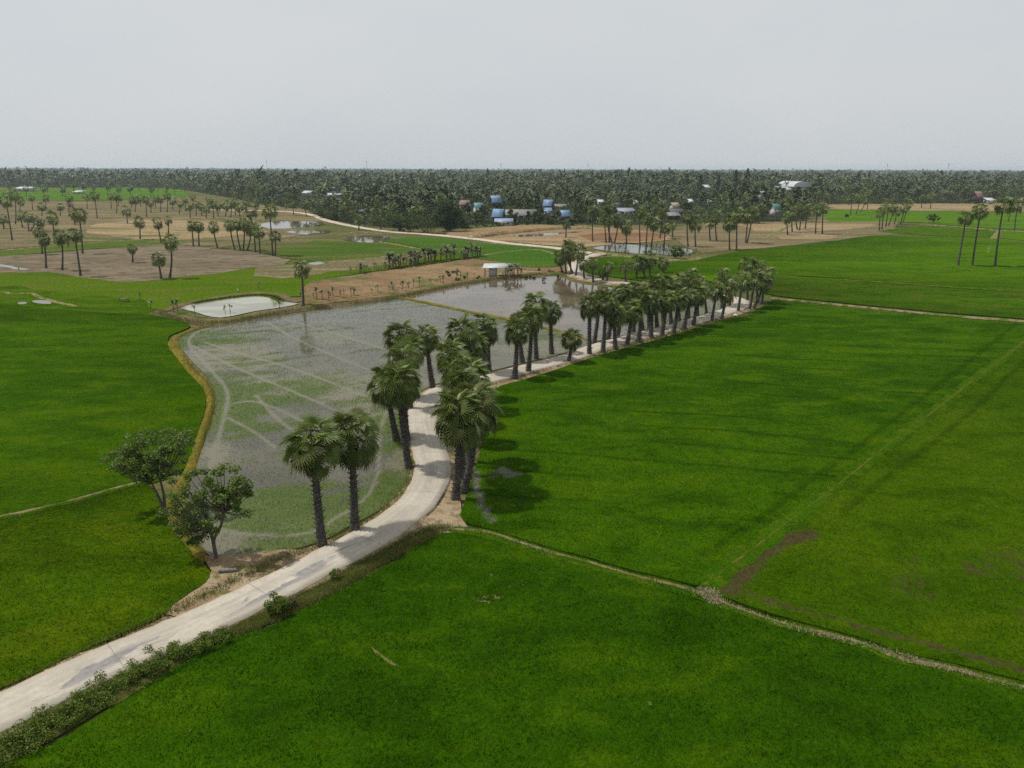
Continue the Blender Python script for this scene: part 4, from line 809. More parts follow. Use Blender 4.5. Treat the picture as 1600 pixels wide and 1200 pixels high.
for i, (a, b, c, d, r) in enumerate(lane): palm(a, b, c, d, f'{ORD[i]} palm behind the dirt road bend near the mango grove', r, group='palms behind the dirt road', dead=False)
for i in range(22):
    x = -10 + 305 * (i + prnd.random() * .8) / 22; y = prnd.uniform(299, 309)
    palm(x, y, x + prnd.uniform(-2, 2), y - prnd.uniform(12, 17), 'tiny distant palm standing in the far green strip', prnd.uniform(3.2, 4.2), group='tiny palms in the far green strip', dead=False, r0=.28)

# ------------------------------------------------------------------ broad-leaved trees
def leaf_clump(centers, radii, per, size, seed, flat=.65):
    r = np.random.default_rng(seed); V = []
    for c, rad in zip(centers, radii):
        n = int(per); d = r.normal(0, 1, (n, 3)); d /= np.linalg.norm(d, axis=1)[:, None]; rr = rad * r.random(n) ** .45
        p = np.asarray(c) + d * rr[:, None] * np.array([1, 1, flat]); V.append(p)
    p = np.concatenate(V); n = len(p); s = size * (.6 + .8 * r.random(n))
    nz = r.normal(0, 1, (n, 3)); nz[:, 2] = np.abs(nz[:, 2]) + .5; nz /= np.linalg.norm(nz, axis=1)[:, None]
    a = np.cross(nz, r.normal(0, 1, (n, 3))); a /= np.linalg.norm(a, axis=1)[:, None]; b = np.cross(nz, a)
    a = a * s[:, None]; b = b * (s * .55)[:, None]
    v = np.stack([p - a, p + b * .9, p + a, p - b * .9], 1).reshape(-1, 3)
    return v, np.arange(4 * n).reshape(n, 4)
def leafy_tree(label, X, Y, stems, ellipsoids, nclump, per, leaf, crad, mat, cat='tree', name='leafy_tree', zb=0, group=None, seed=1, branch=True, rb=.16):
    r = random.Random(seed); t = thing(name, label, cat, (X, Y, zb), 0, group)
    tips = [s[-1] for s in stems]
    mb = MB()
    for s in stems: mb.tube(catmull(np.array(s, float), .4), np.linspace(rb, rb * .55, len(catmull(np.array(s, float), .4))), 7, 0)
    cs = []
    for k in range(nclump):
        c, e = r.choice(ellipsoids) if k >= len(ellipsoids) else ellipsoids[k]
        while True:
            d = np.array([r.uniform(-1, 1) for _ in range(3)]); L = np.linalg.norm(d)
            if .45 < L < 1: break
        cs.append(np.array(c) + d * np.array(e))
    tr_ = mb.build('trunk', M_bark, t, True)
    if branch:
        b2 = MB()
        for c in cs:
            s = min(tips, key=lambda q: np.linalg.norm(np.array(q) - c)); s = np.array(s, float); m = s * .45 + c * .55 + np.array([0, 0, -.12 * np.linalg.norm(c - s)])
            q = catmull(np.array([s, m, c]), .4); b2.tube(q, np.linspace(rb * .38, .015, len(q)), 5, 0)
        b2.build('branches', M_bark, t, True)
    v, f = leaf_clump(cs, [crad * r.uniform(.7, 1.25) for _ in cs], per, leaf, seed)
    ob('crown', np_mesh('crown', v, f, [mat]), t)
    return t
def tree_px(label, bx, by, stem_px, crown_px, zb=.2, **k):
    """stems and crown blobs given in the picture's x,y plus a depth offset in metres"""
    X, Y = P(bx, by, zb)
    def g(x, y, dy): a, z = PV(x, y, Y + dy); return (a - X, dy, z - zb)
    m = Y / (F * fw[1]) if False else math.hypot(Y, H) / F
    st = [[(0, 0, -.2)] + [g(*q) for q in s] for s in stem_px]
    el = [(g(x, y, dy), (rx * m * 1.25, ry * 1.25 * m, rz * m * 1.3)) for x, y, dy, rx, ry, rz in crown_px]
    return leafy_tree(label, X, Y, st, el, zb=zb, **k)
tree_px('airy leafy tree leaning over the lime rice, two stems', 257, 797, [[(247, 775, 0), (237, 755, 0)], [(256, 775, .3), (250, 748, .5)]],
        [(215, 712, 0, 30, 30, 24), (245, 690, .5, 34, 32, 18), (278, 692, .3, 20, 25, 15), (190, 722, -.4, 20, 24, 18), (262, 725, .8, 24, 26, 20), (232, 735, -.5, 26, 24, 12)], nclump=84, per=95, leaf=.115, crad=.52, mat=M_leafA, seed=3, rb=.15)
tree_px('leafy tree with open crown beside the road apron', 338, 870, [[(335, 855, 0), (331, 840, 0), (326, 822, 0)], [(334, 845, 0), (345, 822, -.2), (350, 800, -.3)]],
        [(335, 752, 0, 28, 30, 20), (300, 768, .3, 30, 30, 24), (362, 768, -.2, 20, 26, 22), (286, 800, .3, 22, 26, 22), (352, 806, -.3, 24, 26, 20), (300, 836, .2, 20, 22, 12), (322, 790, .2, 28, 28, 26)], nclump=90, per=100, leaf=.12, crad=.52, mat=M_leafA, seed=5, rb=.16)
# shrub, hedge
def bush(label, px, py, w, h, mat, n=14, per=90, leaf=.09, name='bush', zb=.15, group=None, seed=1, cat='bush', crad=None):
    r = random.Random(seed); X, Y = P(px, py, zb); t = thing(name, label, cat, (X, Y, zb), 0, group)
    cs = []
    for _ in range(n): a = r.uniform(0, 6.28); q = r.random() ** .5 * .38 * w; cs.append((math.cos(a) * q, math.sin(a) * q, h * r.uniform(.22, .8) * (1 - .6 * (q / (.5 * w)) ** 2)))
    mb = MB()
    for c in cs: mb.tube([(c[0] * .15, c[1] * .15, -.1), (c[0] * .6, c[1] * .6, c[2] * .5), c], [.03 * h, .02 * h, .008 * h], 4)
    mb.build('stems', M_bark, t)
    cr = crad or .2 * w; v, f = leaf_clump(cs, [cr * r.uniform(.7, 1.2) for _ in cs], per, leaf, seed, .85); ob('foliage', np_mesh('foliage', v, f, [mat]), t); return t
bush('round yellowish green bush on the slope below the road', 434, 957, 2.0, 1.9, M_hedge, 20, 120, .075, seed=4)
bush('upright weedy bush at the road edge below the shaded slab', 523, 905, .9, 1.3, M_leafA, 9, 60, .07, seed=6, cat='shrub')
bush('brownish low bush leaning on the round bush', 452, 950, 1.4, 1.0, m_leaf('reddish_brown_leaf', (.09, .07, .035), (.12, .10, .045), (.16, .14, .06), .6, .2, 0), 10, 90, .06, seed=8, cat='shrub')
hp = pl([(-60, 1215), (0, 1178), (70, 1137), (140, 1098), (200, 1064), (260, 1034), (310, 1012), (350, 993)], .2, .3)
hc = []; hr = []
rr = random.Random(11)
for i, q in enumerate(hp):
    k = i / len(hp)
    for _ in range(5):
        w = (1.1 - .55 * k); hc.append((q[0] + rr.gauss(0, .42 * w + .1), q[1] + rr.gauss(0, .42 * w + .1), .12 + rr.uniform(.1, .85) * w * (.75 + .5 * vnoise(np.array([i * .11]), np.array([.3]))[0]))); hr.append(.42 * (w * .6 + .4))
v, f = leaf_clump(hc, hr, 125, .058, 9, .8)
th = thing('hedge', 'long leafy hedge with pale new leaves along the lower road edge', 'hedge', (0, 0, 0)); ob('foliage', np_mesh('foliage', v, f, [M_hedge]), th)
mb = MB()
for c in hc[::4]: mb.tube([(c[0], c[1], 0), c], [.03, .01], 4)
mb.build('stems', M_bark, th)
# middle distance trees
def far_tree(label, bx, by, cx, cy, rx, ry, mat, n=40, per=55, leaf=.42, group=None, seed=1, name='leafy_tree', cat='tree', crad=None):
    X, Y = P(bx, by, 0); m = math.hypot(Y, H) / F; dz = PV(cx, cy, Y)
    z = dz[1]; st = [[(0, 0, -.2), ((dz[0] - X) * .4, 0, z * .45), (dz[0] - X, 0, z * .85)]]
    return leafy_tree(label, X, Y, st, [((dz[0] - X, 0, z), (rx * m, rx * m * .8, ry * m))], n, per, leaf, crad or min(rx, ry) * m * .38, mat, cat=cat, name=name, group=group, seed=seed, branch=False, rb=max(.12, .035 * z))
far_tree('big dark rounded tree standing by the dirt road', 702, 361, 700, 335, 20, 22, M_leafDark, 70, 90, .45, seed=21)
for i, (a, b, c, d, rx, ry, m, l) in enumerate([(615, 361, 616, 345, 16, 13, M_leafMid, 'light green feathery tree of the grove by dirt road'), (642, 363, 641, 346, 17, 15, M_leafMid, 'middle bushy tree of the grove by dirt road'), (668, 364, 668, 342, 17, 20, M_leafMid, 'tall tree of the grove next to the big dark tree'), (630, 362, 628, 352, 14, 9, M_leafDark, 'low dark tree at the foot of the grove'), (505, 341, 505, 328, 13, 11, M_leafMid, 'bushy tree where the dirt road turns'), (530, 344, 529, 331, 15, 12, M_leafMid, 'broad bushy tree after the dirt road turn'), (517, 343, 518, 335, 10, 8, M_leafYel, 'yellowish small tree at the dirt road turn'),
        (1058, 404, 1058, 393, 12, 8, M_leafMid, 'round multi stemmed tree on the path by the far pond'), (1458, 348, 1459, 340, 10, 5, M_leafMid, 'flat topped little tree alone in bright field'), (1323, 340, 1323, 337, 3, 2.2, M_leafMid, 'tiny dark tree in the lime field')]):
    far_tree(l, a, b, c, d, rx, ry, m, 34, 60, .32 if i < 7 else .26, seed=31 + i)
vt = [(744, 349, 744, 340, 14, 8, 1), (716, 356, 720, 347, 12, 8, 0), (757, 333, 758, 327, 8, 5, 0), (795, 322, 796, 318, 10, 6, 2), (828, 349, 828, 344, 12, 5, 0), (815, 327, 818, 322, 14, 5, 1), (905, 346, 908, 333, 18, 13, 0), (884, 352, 890, 347, 14, 5, 0), (848, 349, 845, 337, 7, 12, 0), (862, 350, 862, 343, 10, 7, 1), (925, 344, 925, 336, 12, 9, 0), (873, 326, 870, 323, 10, 5, 1), (770, 354, 765, 351, 20, 3, 1), (740, 356, 735, 353, 18, 3.5, 1), (800, 351, 805, 349, 22, 3, 0), (1112, 330, 1112, 323, 14, 9, 1), (1165, 326, 1165, 318, 16, 10, 0), (1130, 318, 1130, 311, 7, 6, 2), (1235, 308, 1235, 303, 18, 9, 1), (1025, 316, 1026, 303, 9, 11, 1), (1185, 326, 1184, 318, 10, 9, 0), (718, 300, 718, 291, 8, 7, 2), (1495, 306, 1496, 290, 9, 9, 2), (1390, 304, 1385, 296, 12, 8, 2), (1520, 318, 1524, 314, 16, 4, 0), (1580, 316, 1585, 300, 18, 13, 1), (1205, 316, 1208, 312, 14, 6, 1), (985, 322, 985, 317, 10, 6, 0), (920, 320, 922, 312, 12, 8, 1), (800, 345, 800, 337, 8, 9, 1), (832, 346, 833, 337, 10, 9, 0), (780, 340, 779, 325, 5, 8, 0), (896, 340, 900, 326, 9, 9, 1), (756, 347, 752, 331, 7, 9, 1), (735, 334, 729, 325, 7, 7, 0), (872, 344, 871, 336, 5, 6, 1), (845, 332, 843, 324, 6, 7, 2), (812, 336, 812, 326, 9, 7, 0), (948, 332, 946, 322, 8, 8, 0), (1036, 338, 1034, 328, 8, 9, 1), (1075, 334, 1074, 324, 8, 9, 0), (1200, 332, 1197, 322, 7, 8, 1), (1226, 332, 1227, 322, 7, 9, 0)]
for i, (a, b, c, d, rx, ry, k) in enumerate(vt): far_tree('bushy garden tree standing among the village houses', a, b, c, d, rx, ry, (M_leafDark, M_leafMid, M_leafYel)[k], 22, 46, .5, 'garden trees among the village houses', 60 + i)
for i in range(46):
    x = prnd.uniform(300, 1600); y = prnd.uniform(288, 322) if x < 700 or x > 930 else prnd.uniform(286, 312)
    if y > np.interp(x, [q[0] for q in ff], [q[1] for q in ff]) - 2: continue
    D = math.hypot(*P(x, y)); hh = prnd.uniform(9, 15); rx = hh * .45 / D * F; py = proj(*P(x, y), hh * .68)[1]
    far_tree('rounded broad crowned tree among the forest palms', x, y, x, float(py), rx * prnd.uniform(.9, 1.5), rx * .85, prnd.choice((M_leafMid, M_leafMid, M_leafDark, M_leafYel)), 24, 40, .75, 'rounded trees among the forest palms', 300 + i)
# tall casuarinas
def conifer(label, bx, by, tx, ty, rw, seed):
    X, Y = P(bx, by, 0); xt, z = PV(tx, ty, Y); m = math.hypot(Y, H) / F; r = random.Random(seed); t = thing('casuarina_tree', label, 'tree', (X, Y, 0), 0, 'tall casuarinas over the forest')
    mb = MB(); mb.tube([(0, 0, 0), (0, 0, z * .97)], [.3, .05], 6); mb.build('trunk', M_bark, t)
    cs = []; rs = []
    for k in range(60): q = r.random() ** .8; zz = z * (.25 + .73 * q); w = rw * m * (1 - q) ** .7 * r.uniform(.4, 1) + .3; a = r.uniform(0, 6.28); cs.append((math.cos(a) * w * .8, math.sin(a) * w * .8, zz)); rs.append(.9 + 1.1 * (1 - q))
    v, f = leaf_clump(cs, rs, 40, .4, seed, 1.2); ob('crown', np_mesh('crown', v, f, [M_conif]), t)
for i, (a, b, c, d, w, l) in enumerate([(1147, 312, 1147, 265, 6, 'tall narrow dark casuarina sticking out above forest'), (1165, 308, 1164, 263, 9, 'broad dark casuarina, tallest over the forest'), (1092, 314, 1091, 272, 9, 'brownish wide casuarina in the forest'), (1120, 312, 1121, 273, 5, 'slim casuarina between the wide and the tall one'), (1072, 306, 1072, 271, 9, 'dark heavy casuarina near the pale roofs'), (1338, 300, 1338, 267, 5, 'casuarina above the right forest, first of two'), (1355, 300, 1355, 267, 5, 'casuarina above the right forest, second of two'), (1466, 300, 1466, 266, 9, 'feathery casuarina near the thin mast'), (762, 292, 762, 263, 6, 'lone high tree standing over the skyline')]): conifer(l, a, b, c, d, w, 90 + i)

# ------------------------------------------------------------------ bananas
def banana_mesh(seed, ragged=.4):
    r = random.Random(seed); mb = MB(); h = r.uniform(1.6, 2.4)
    mb.tube([(0, 0, -.1), (0, 0, h * .6), (0, 0, h)], [.16, .12, .08], 6, 1)
    for i in range(r.randint(6, 9)):
        a = i * 2.4 + r.uniform(-.3, .3); e = r.uniform(.5, 1.35); L = r.uniform(1.5, 2.2); w = .27; dead = r.random() < ragged * .5
        pts = []; x = 0; z = h - .1
        for k in range(5):
            pts.append((x, z)); x += math.cos(e) * L / 4; z += math.sin(e) * L / 4; e -= .42 if not dead else .85
        c, s = math.cos(a), math.sin(a); V = []
        for k, (x, z) in enumerate(pts):
            ww = w * (.25, .9, 1, .85, .15)[k]; V += [(c * x - s * ww, s * x + c * ww, z - .06), (c * x, s * x, z), (c * x + s * ww, s * x - c * ww, z - .06)]
        Fc = []
        for k in range(4): Fc += [[3 * k, 3 * k + 1, 3 * k + 4, 3 * k + 3], [3 * k + 1, 3 * k + 2, 3 * k + 5, 3 * k + 4]]
        mb.add(V, Fc, 1 if dead else 0)
    return mb.mesh('banana_plant', [M_banana, M_bananastem])
BAN = [banana_mesh(k) for k in range(5)]
bp = pl([(556, 428), (600, 421), (640, 414), (680, 408), (720, 404), (756, 400)], 0, 1.0)
L = len(bp)
for i in range(84):
    q = bp[int((i + prnd.random()) / 84 * (L - 1))]; s = prnd.uniform(.7, 1.2) * (.8 if i < 20 else 1.4)
    o = bpy.data.objects.new('banana_plant', BAN[i % 5]); COL.objects.link(o); o.location = (q[0] + prnd.gauss(0, 1.1), q[1] + prnd.gauss(0, 1.1), 0); o.scale = (s,) * 3; o.rotation_euler = (0, 0, prnd.uniform(0, 6.28)); tag(o, 'leafy banana plant in the long row behind the brown plot', 'banana plant', 'banana plants in the long row')
for i, (x, y, s) in enumerate([(797, 434, 1.3), (803, 433, 1.4), (809, 433, 1.2), (800, 429, 1.4), (790, 431, 1.2), (814, 434, 1.0), (786, 436, 1.1), (794, 438, 1.0)]):
    q = P(x, y); o = bpy.data.objects.new('banana_plant', BAN[i % 5]); COL.objects.link(o); o.location = (*q, 0); o.scale = (s,) * 3; o.rotation_euler = (0, 0, i * 1.3); tag(o, 'drooping banana plant crowding round the tin roofed hut', 'banana plant', 'banana plants round the hut')
gl = pl([(474, 470), (520, 466), (560, 462), (610, 456), (660, 447), (700, 440), (745, 434)], 0, 1.0)
for i in range(34):
    q = gl[int((i + prnd.random()) / 34 * (len(gl) - 1))]; s = prnd.uniform(.4, .85)
    o = bpy.data.objects.new('banana_plant', BAN[i % 5]); COL.objects.link(o); o.location = (q[0] + prnd.gauss(0, 1.5), q[1] + prnd.gauss(0, 1.5), .2); o.scale = (s * .8, s * .8, s); o.rotation_euler = (0, 0, prnd.uniform(0, 6.28)); tag(o, 'scrawny young banana plant along the near edge of brown plot', 'banana plant', 'scrawny banana plants on the plot edge')
for i, (x, y, s) in enumerate([(474, 474, 1.0), (437, 484, .8), (272, 489, 1.1), (278, 488, .9), (236, 483, .9), (305, 495, .7), (360, 489, .7), (352, 490, .6), (219, 470, .6), (514, 470, 1.0), (549, 465, .7), (404, 452, .8)]):
    q = P(x, y); o = bpy.data.objects.new('shrub_plant', BAN[(i + 2) % 5]); COL.objects.link(o); o.location = (*q, .15); o.scale = (s * .7, s * .7, s); o.rotation_euler = (0, 0, i * 2.1); tag(o, 'small broad leaved plant growing on the pond banks', 'plant', 'small plants on the pond banks')
for i in range(26):
    q = P(prnd.uniform(690, 880), prnd.uniform(423, 440)); 
    if 750 < proj(q[0], q[1])[0] < 800: continue
    px_, py_ = proj(np.array([q[0]]), np.array([q[1]]))
    bush('low green shrub on the brown plot by the paddy bank', float(px_[0]), float(py_[0]), prnd.uniform(1, 2.2), prnd.uniform(.7, 1.4), M_leafMid, 5, 30, .2, 'shrub', 0, 'low shrubs on the brown plot', 200 + i, 'shrub')

# ------------------------------------------------------------------ houses
M_blue = m_plain('blue_roof_sheet', (.15, .24, .38), .5, .35, .15, .6); M_teal = m_plain('teal_roof_sheet', (.10, .22, .24), .5, .4, .15, .6)
M_grey = m_plain('weathered_grey_roof', (.21, .20, .185), .8, .2, .25, .5); M_white = m_plain('white_roof_sheet', (.46, .48, .50), .5, .3, .1, .5)
M_redroof = m_plain('faded_red_roof', (.22, .14, .12), .8, .2, .2, .5); M_greenroof = m_plain('green_roof_sheet', (.06, .16, .13), .5, .4, .15, .5)
M_dark = m_plain('dark_timber', (.05, .042, .035), .8, .2); M_wall = m_plain('cream_wall', (.42, .40, .36), .8, .2, .15); M_darkroof = m_plain('dark_roof', (.075, .075, .08), .7, .3)
M_glass = m_plain('window_glass', (.03, .035, .04), .15, .5); M_tin = m_plain('pale_tin_sheet', (.42, .46, .45), .45, .5, .14, 1.5); M_conc = m_plain('grey_concrete', (.33, .33, .32), .85, .2, .2, 3)
M_door = m_plain('wooden_door', (.14, .09, .06), .7)
HOUSES = []
def house(label, x0, x1, gy, ey, ry, roofm, wallm, kind='gable', depth=None, cat='house', rz=0.0, name='house', stilt=False):
    """x0..x1 width, gy foot, ey eave and ry ridge rows in the photo"""
    X0, Y = P(x0, gy); X1, _ = P(x1, gy); w = X1 - X0; xc = (X0 + X1) / 2; ze = PV(x0, ey, Y)[1]; zr = PV(x0, ry, Y + .25 * w)[1]; ze = max(ze, 2.2); zr = max(zr, ze + .4); d = depth or w * .8
    HOUSES.append((x0, x1, ry, gy, Y))
    rz = rz or ((.45 if len(HOUSES) % 3 else -.4) if kind == 'gable' and d < 14 else 0)
    t = thing(name, label, cat, (xc, Y + d / 2, 0), rz)
    if kind == 'gable' and d < 14: w *= .86; d *= .86
    z0 = ze * .42 if stilt else 0
    W = w * .82; Dp = d * .8
    mb = MB(); mb.box((0, 0, (z0 + ze) / 2 + .05), (W, Dp, ze - z0 + .1)); mb.build('wall', wallm, t)
    if kind == 'gable':
        g = MB(); prof = [(0, zr), (.22, zr * .62 + ze * .38), (.5, ze)]; pr = [(-q * d, z) for q, z in prof[::-1]] + [(q * d, z) for q, z in prof[1:]]
        V = [];
        for sx in (-.5, .5):
            for yy, z in pr: V.append((sx * w, yy, z))
            for yy, z in pr: V.append((sx * w, yy, z - .18))
        n = len(pr); Fc = []
        for i in range(n - 1): Fc += [[i, i + 2 * n, i + 1 + 2 * n, i + 1], [n + i, n + i + 1, 3 * n + i + 1, 3 * n + i], [i, i + 1, n + i + 1, n + i], [2 * n + i, 3 * n + i, 3 * n + i + 1, 2 * n + i + 1]]
        Fc += [[0, n, 3 * n, 2 * n], [n - 1, 3 * n - 1, 4 * n - 1, 2 * n - 1]]
        g.add(V, Fc); g.build('roof', roofm, t)
        for sx in (-.41, .41): gb = MB(); gb.add([(sx * w, -.40 * d, ze + .1), (sx * w, .40 * d, ze + .1), (sx * w, .16 * d, zr * .62 + ze * .38 - .25), (sx * w, 0, zr - .35), (sx * w, -.16 * d, zr * .62 + ze * .38 - .25)][:4], [[0, 1, 2, 3]]); gb.add([(sx * w + .003, -.40 * d, ze + .1), (sx * w + .003, 0, zr - .35), (sx * w + .003, -.16 * d, zr * .62 + ze * .38 - .25)], [[0, 1, 2]]); gb.build('gable_board', wallm, t)

    elif kind == 'flat':
        g = MB(); v = np.array([(-w / 2, -d / 2, ze), (w / 2, -d / 2, ze), (w / 2, d / 2, zr), (-w / 2, d / 2, zr)]); g.add(np.concatenate([v, v + [0, 0, .12]]), [[0, 3, 2, 1], [4, 5, 6, 7], [0, 1, 5, 4], [1, 2, 6, 5], [2, 3, 7, 6], [3, 0, 4, 7]]); g.build('roof', roofm, t)
    else:
        g = MB(); th_ = np.linspace(0, PI, 13); V = np.array([(sx * d / 2 * 0 + -math.cos(a) * w / 2, sx * d / 2, ze + math.sin(a) * (zr - ze)) for sx in (-1, 1) for a in th_]); Fc = [[i, i + 1, i + 14, i + 13] for i in range(12)]; g.add(V, Fc); g.add([(0, -d / 2, ze)] + [tuple(q) for q in V[:13]], [[0, i + 2, i + 1] for i in range(12)]); g.build('roof', roofm, t)
    for sx in (-.26, .26):
        q = MB(); q.box((sx * W, -Dp / 2 - .02, z0 + (ze - z0) * .58), (W * .16, .08, (ze - z0) * .34)); q.build('window', M_glass, t)
    q = MB(); q.box((0, -Dp / 2 - .02, z0 + (ze - z0) * .36), (W * .13, .08, (ze - z0) * .72)); q.build('door', M_door, t)
    if stilt:
        for sx in (-.45, .45):
            for sy in (-.45, .45): q = MB(); q.box((sx * W, sy * Dp, z0 / 2), (.3, .3, z0)); q.build('post', M_dark, t)
    return t
house('stilt house with steep bright blue roof, highest among the blue ones', 764, 784, 326, 316.5, 305.5, M_blue, M_dark, stilt=True)
house('small house with teal roof behind the leafy garden', 738, 756, 337, 325, 317, M_teal, M_wall)
house('large stilt house with steep blue roof above a lower annex', 768, 790, 350, 339, 326.5, M_blue, M_dark, stilt=True)
house('low annex with pale blue tin roof in front of the stilt house', 772, 802, 353, 347, 342.5, m_plain('pale_blue_sheet', (.22, .28, .40), .45, .4), M_wall, 'flat', 9, 'annex')
house('long low building with weathered grey roof in the village', 789, 839, 343, 335.5, 328, M_grey, M_wall, 'gable', 22, 'building')
house('blue roofed house beside the palms, with smaller front gable', 848, 866, 333, 322, 312, M_blue, M_dark, stilt=True)
house('low blue porch house under the twin gables', 849, 863, 338, 330, 325.5, M_blue, M_wall, 'flat', 8)
house('house with plain blue roof nearest to the orange earth', 873, 892, 350, 338, 328.5, M_blue, M_dark, stilt=True)
house('pale house with faded red roof beside the big dark tree', 717, 737, 329, 320, 313, M_redroof, M_wall)
house('grey flat roofed store behind the blue roofs', 866, 886, 327, 322, 319.5, M_grey, M_wall, 'flat', 10, 'building')
house('dark gabled house behind the slender palms', 960, 972, 333, 325, 317, M_darkroof, M_dark)
house('low house with grey blue roof next to the dark gable', 966, 993, 337, 330, 326, m_plain('grey_blue_sheet', (.24, .26, .30), .5), M_wall, 'flat', 12)
house('house with tan roof above the dark roofed shed', 1046, 1063, 329, 322, 316.5, m_plain('tan_roof', (.36, .27, .21), .8), M_wall)
house('dark roofed long shed between two pale roofs', 1047, 1069, 337, 332, 326.5, M_darkroof, M_dark, 'gable', 14, 'shed')
house('shed with light grey sloping roof in front of dark shed', 1043, 1064, 343, 338, 333, M_grey, M_dark, 'flat', 9, 'shed')
house('house with green roof behind the palm clump', 1204, 1222, 339, 327.5, 318.5, M_greenroof, M_wall)
house('large white hall with vaulted roof deep in the forest', 1239, 1266, 303, 292, 283.5, M_white, M_wall, 'vault', 60, 'hall')
house('white long building beside the vaulted hall', 1221, 1240, 303, 296, 291.5, M_white, M_wall, 'flat', 30, 'building')
house('white roofed house below the vaulted hall', 1184, 1197, 311, 304, 299, M_white, M_wall)
house('house with faded brown red roof at the right forest edge', 1519, 1539, 319, 308, 299, M_redroof, M_dark, stilt=True)
house('low white shed next to the brown red roofed house', 1542, 1556, 319, 313, 309.5, M_white, M_wall, 'flat', 8, 'shed')
house('white twin gabled building in the far forest, bigger half', 516, 524, 304, 297, 292.5, M_white, M_wall, cat='building')
house('white twin gabled building in the far forest, smaller half', 508, 514, 304, 297.5, 293.5, M_white, M_wall, cat='building')
house('white low building beside the twin gables', 471, 485, 307, 301.5, 298.5, M_white, M_wall, 'flat', 14, 'building')
house('long pale wall roof in front of the twin gables', 500, 534, 309, 304.5, 302, M_white, M_wall, 'flat', 10, 'building')
house('long white roof far off over the green strip', 22, 52, 299, 294.5, 292, M_white, M_wall, 'flat', 14, 'building')
house('small white farm building on the far green strip', 112, 127, 303, 300, 298, M_white, M_wall, 'flat', 12, 'building')
house('pale roofed house hidden behind tall palms', 934, 944, 322, 315.5, 312.5, M_white, M_wall, 'flat', 9)
house('pale roofed house behind the palms further along', 991, 997, 322, 316.5, 313.5, M_white, M_wall, 'flat', 9)
house('white roof peeping between the forest palms', 1077, 1084, 320, 315, 311.5, M_white, M_wall, 'flat', 9)
house('second white roof peeping between forest palms', 1108, 1113, 320, 315, 312, M_white, M_wall, 'flat', 9)
house('small pale roof deep in the palms near casuarinas', 1100, 1110, 299, 293, 289, M_white, M_wall, 'flat', 14)
house('dark thatched hut beside the dirt road palms', 560, 574, 338, 331, 327, M_darkroof, M_dark)
# hut by the paddy
hx, hy = P(775, 433); t = thing('field_hut', 'open tin roofed field hut beside the flooded paddy', 'hut', (hx, hy, .1), .12)
g = MB(); v = np.array([(-4.1, -1.9, 2.75), (3.4, -1.9, 2.75), (4.3, 2.2, 3.5), (-3.2, 2.2, 3.5)]); g.add(np.concatenate([v, v + [0, 0, .07]]), [[0, 3, 2, 1], [4, 5, 6, 7], [0, 1, 5, 4], [1, 2, 6, 5], [2, 3, 7, 6], [3, 0, 4, 7]]); g.build('roof', M_tin, t)
g = MB(); g.box((-.9, -.2, 1.3), (2.2, 2.4, 2.7)); g.build('wall', M_conc, t)
for a, b in [(-3.4, -1.6), (3.0, -1.6), (-2.9, 1.8), (3.6, 1.8)]: g = MB(); g.tube([(a, b, -.1), (a, b, 2.9 if b < 0 else 3.4)], .08, 6); g.build('post', M_dark, t)
g = MB(); g.box((1.9, -.3, .45), (2.4, 1.6, .12)); [g.box((1.9 + a, -.3 + b, .2), (.1, .1, .5)) for a in (-1, 1) for b in (-.6, .6)]; g.build('bench', M_dark, t)
# masts over the skyline
M_steel = m_plain('mast_steel', (.30, .31, .32), .6, .3)
for x, top, gy, l, wd in [(419, 251, 281, 'very thin mast above the skyline over the brown fields', .5), (574, 251, 281, 'thin mast above the skyline over the white gables', .6), (783, 255.5, 284, 'phone mast with antenna cluster over the village', 1.0), (918, 255, 284, 'phone mast with small top over the pale roofs', .9), (1383, 256, 284, 'faint thin mast beyond the right forest', .5), (1478, 255.5, 286, 'grey lattice mast at the right skyline', .9)]:
    X, Y = P(x, gy); z = PV(x, top, Y)[1]; t = thing('radio_mast', l, 'mast', (X, Y, 0)); g = MB()
    for a in range(3): c, s = math.cos(a * 2.09), math.sin(a * 2.09); g.tube([(c * wd * 1.5, s * wd * 1.5, 0), (c * wd * .6, s * wd * .6, z)], .13, 4)
    n = int(z / 3)
    for k in range(n):
        q = wd * (1.5 - .9 * k / n); q2 = wd * (1.5 - .9 * (k + 1) / n)
        for a in range(3): g.tube([(math.cos(a * 2.09) * q, math.sin(a * 2.09) * q, z * k / n), (math.cos(a * 2.09 + 2.09) * q2, math.sin(a * 2.09 + 2.09) * q2, z * (k + 1) / n)], .07, 3)
    g.build('lattice', M_steel, t)
    g = MB()
    for a in range(3): g.box((math.cos(a * 2.09 + 1) * wd * 1.3, math.sin(a * 2.09 + 1) * wd * 1.3, z - 1.8), (.5, .5, 3.0))
    g.build('antenna', M_steel, t)
# small things about
def egret(label, x, y, s=1.0, rz=0):
    X, Y = P(x, y, .15); t = thing('egret', label, 'bird', (X, Y, .12), rz); mb = MB()
    mb.tube([(-.30, 0, .42), (-.12, 0, .48), (.05, 0, .52), (.18, 0, .58), (.20, 0, .72), (.16, 0, .84), (.22, 0, .93), (.28, 0, .93)], [.02, .09, .11, .07, .035, .03, .045, .03], 8)
    mb.build('body', M_white, t, True); mb = MB(); mb.tube([(.28, 0, .93), (.42, 0, .91)], [.018, .004], 5); mb.build('bill', m_plain('bill_yellow', (.5, .35, .05)), t)
    for k in (-.05, .05): mb = MB(); mb.tube([(.02, k, .45), (0, k, .24), (.03, k, 0)], .012, 5); mb.build('leg', M_dark, t)
    t.scale = (s, s, s)
egret('white egret standing on brown ground near the fan of palms', 347, 370, 1.3); egret('white egret in the green strip by the tan patch', 1324, 365.5, 1.4, 1.0); egret('white egret on the far edge of the pond bank', 372, 456, 1.0, 2.0)
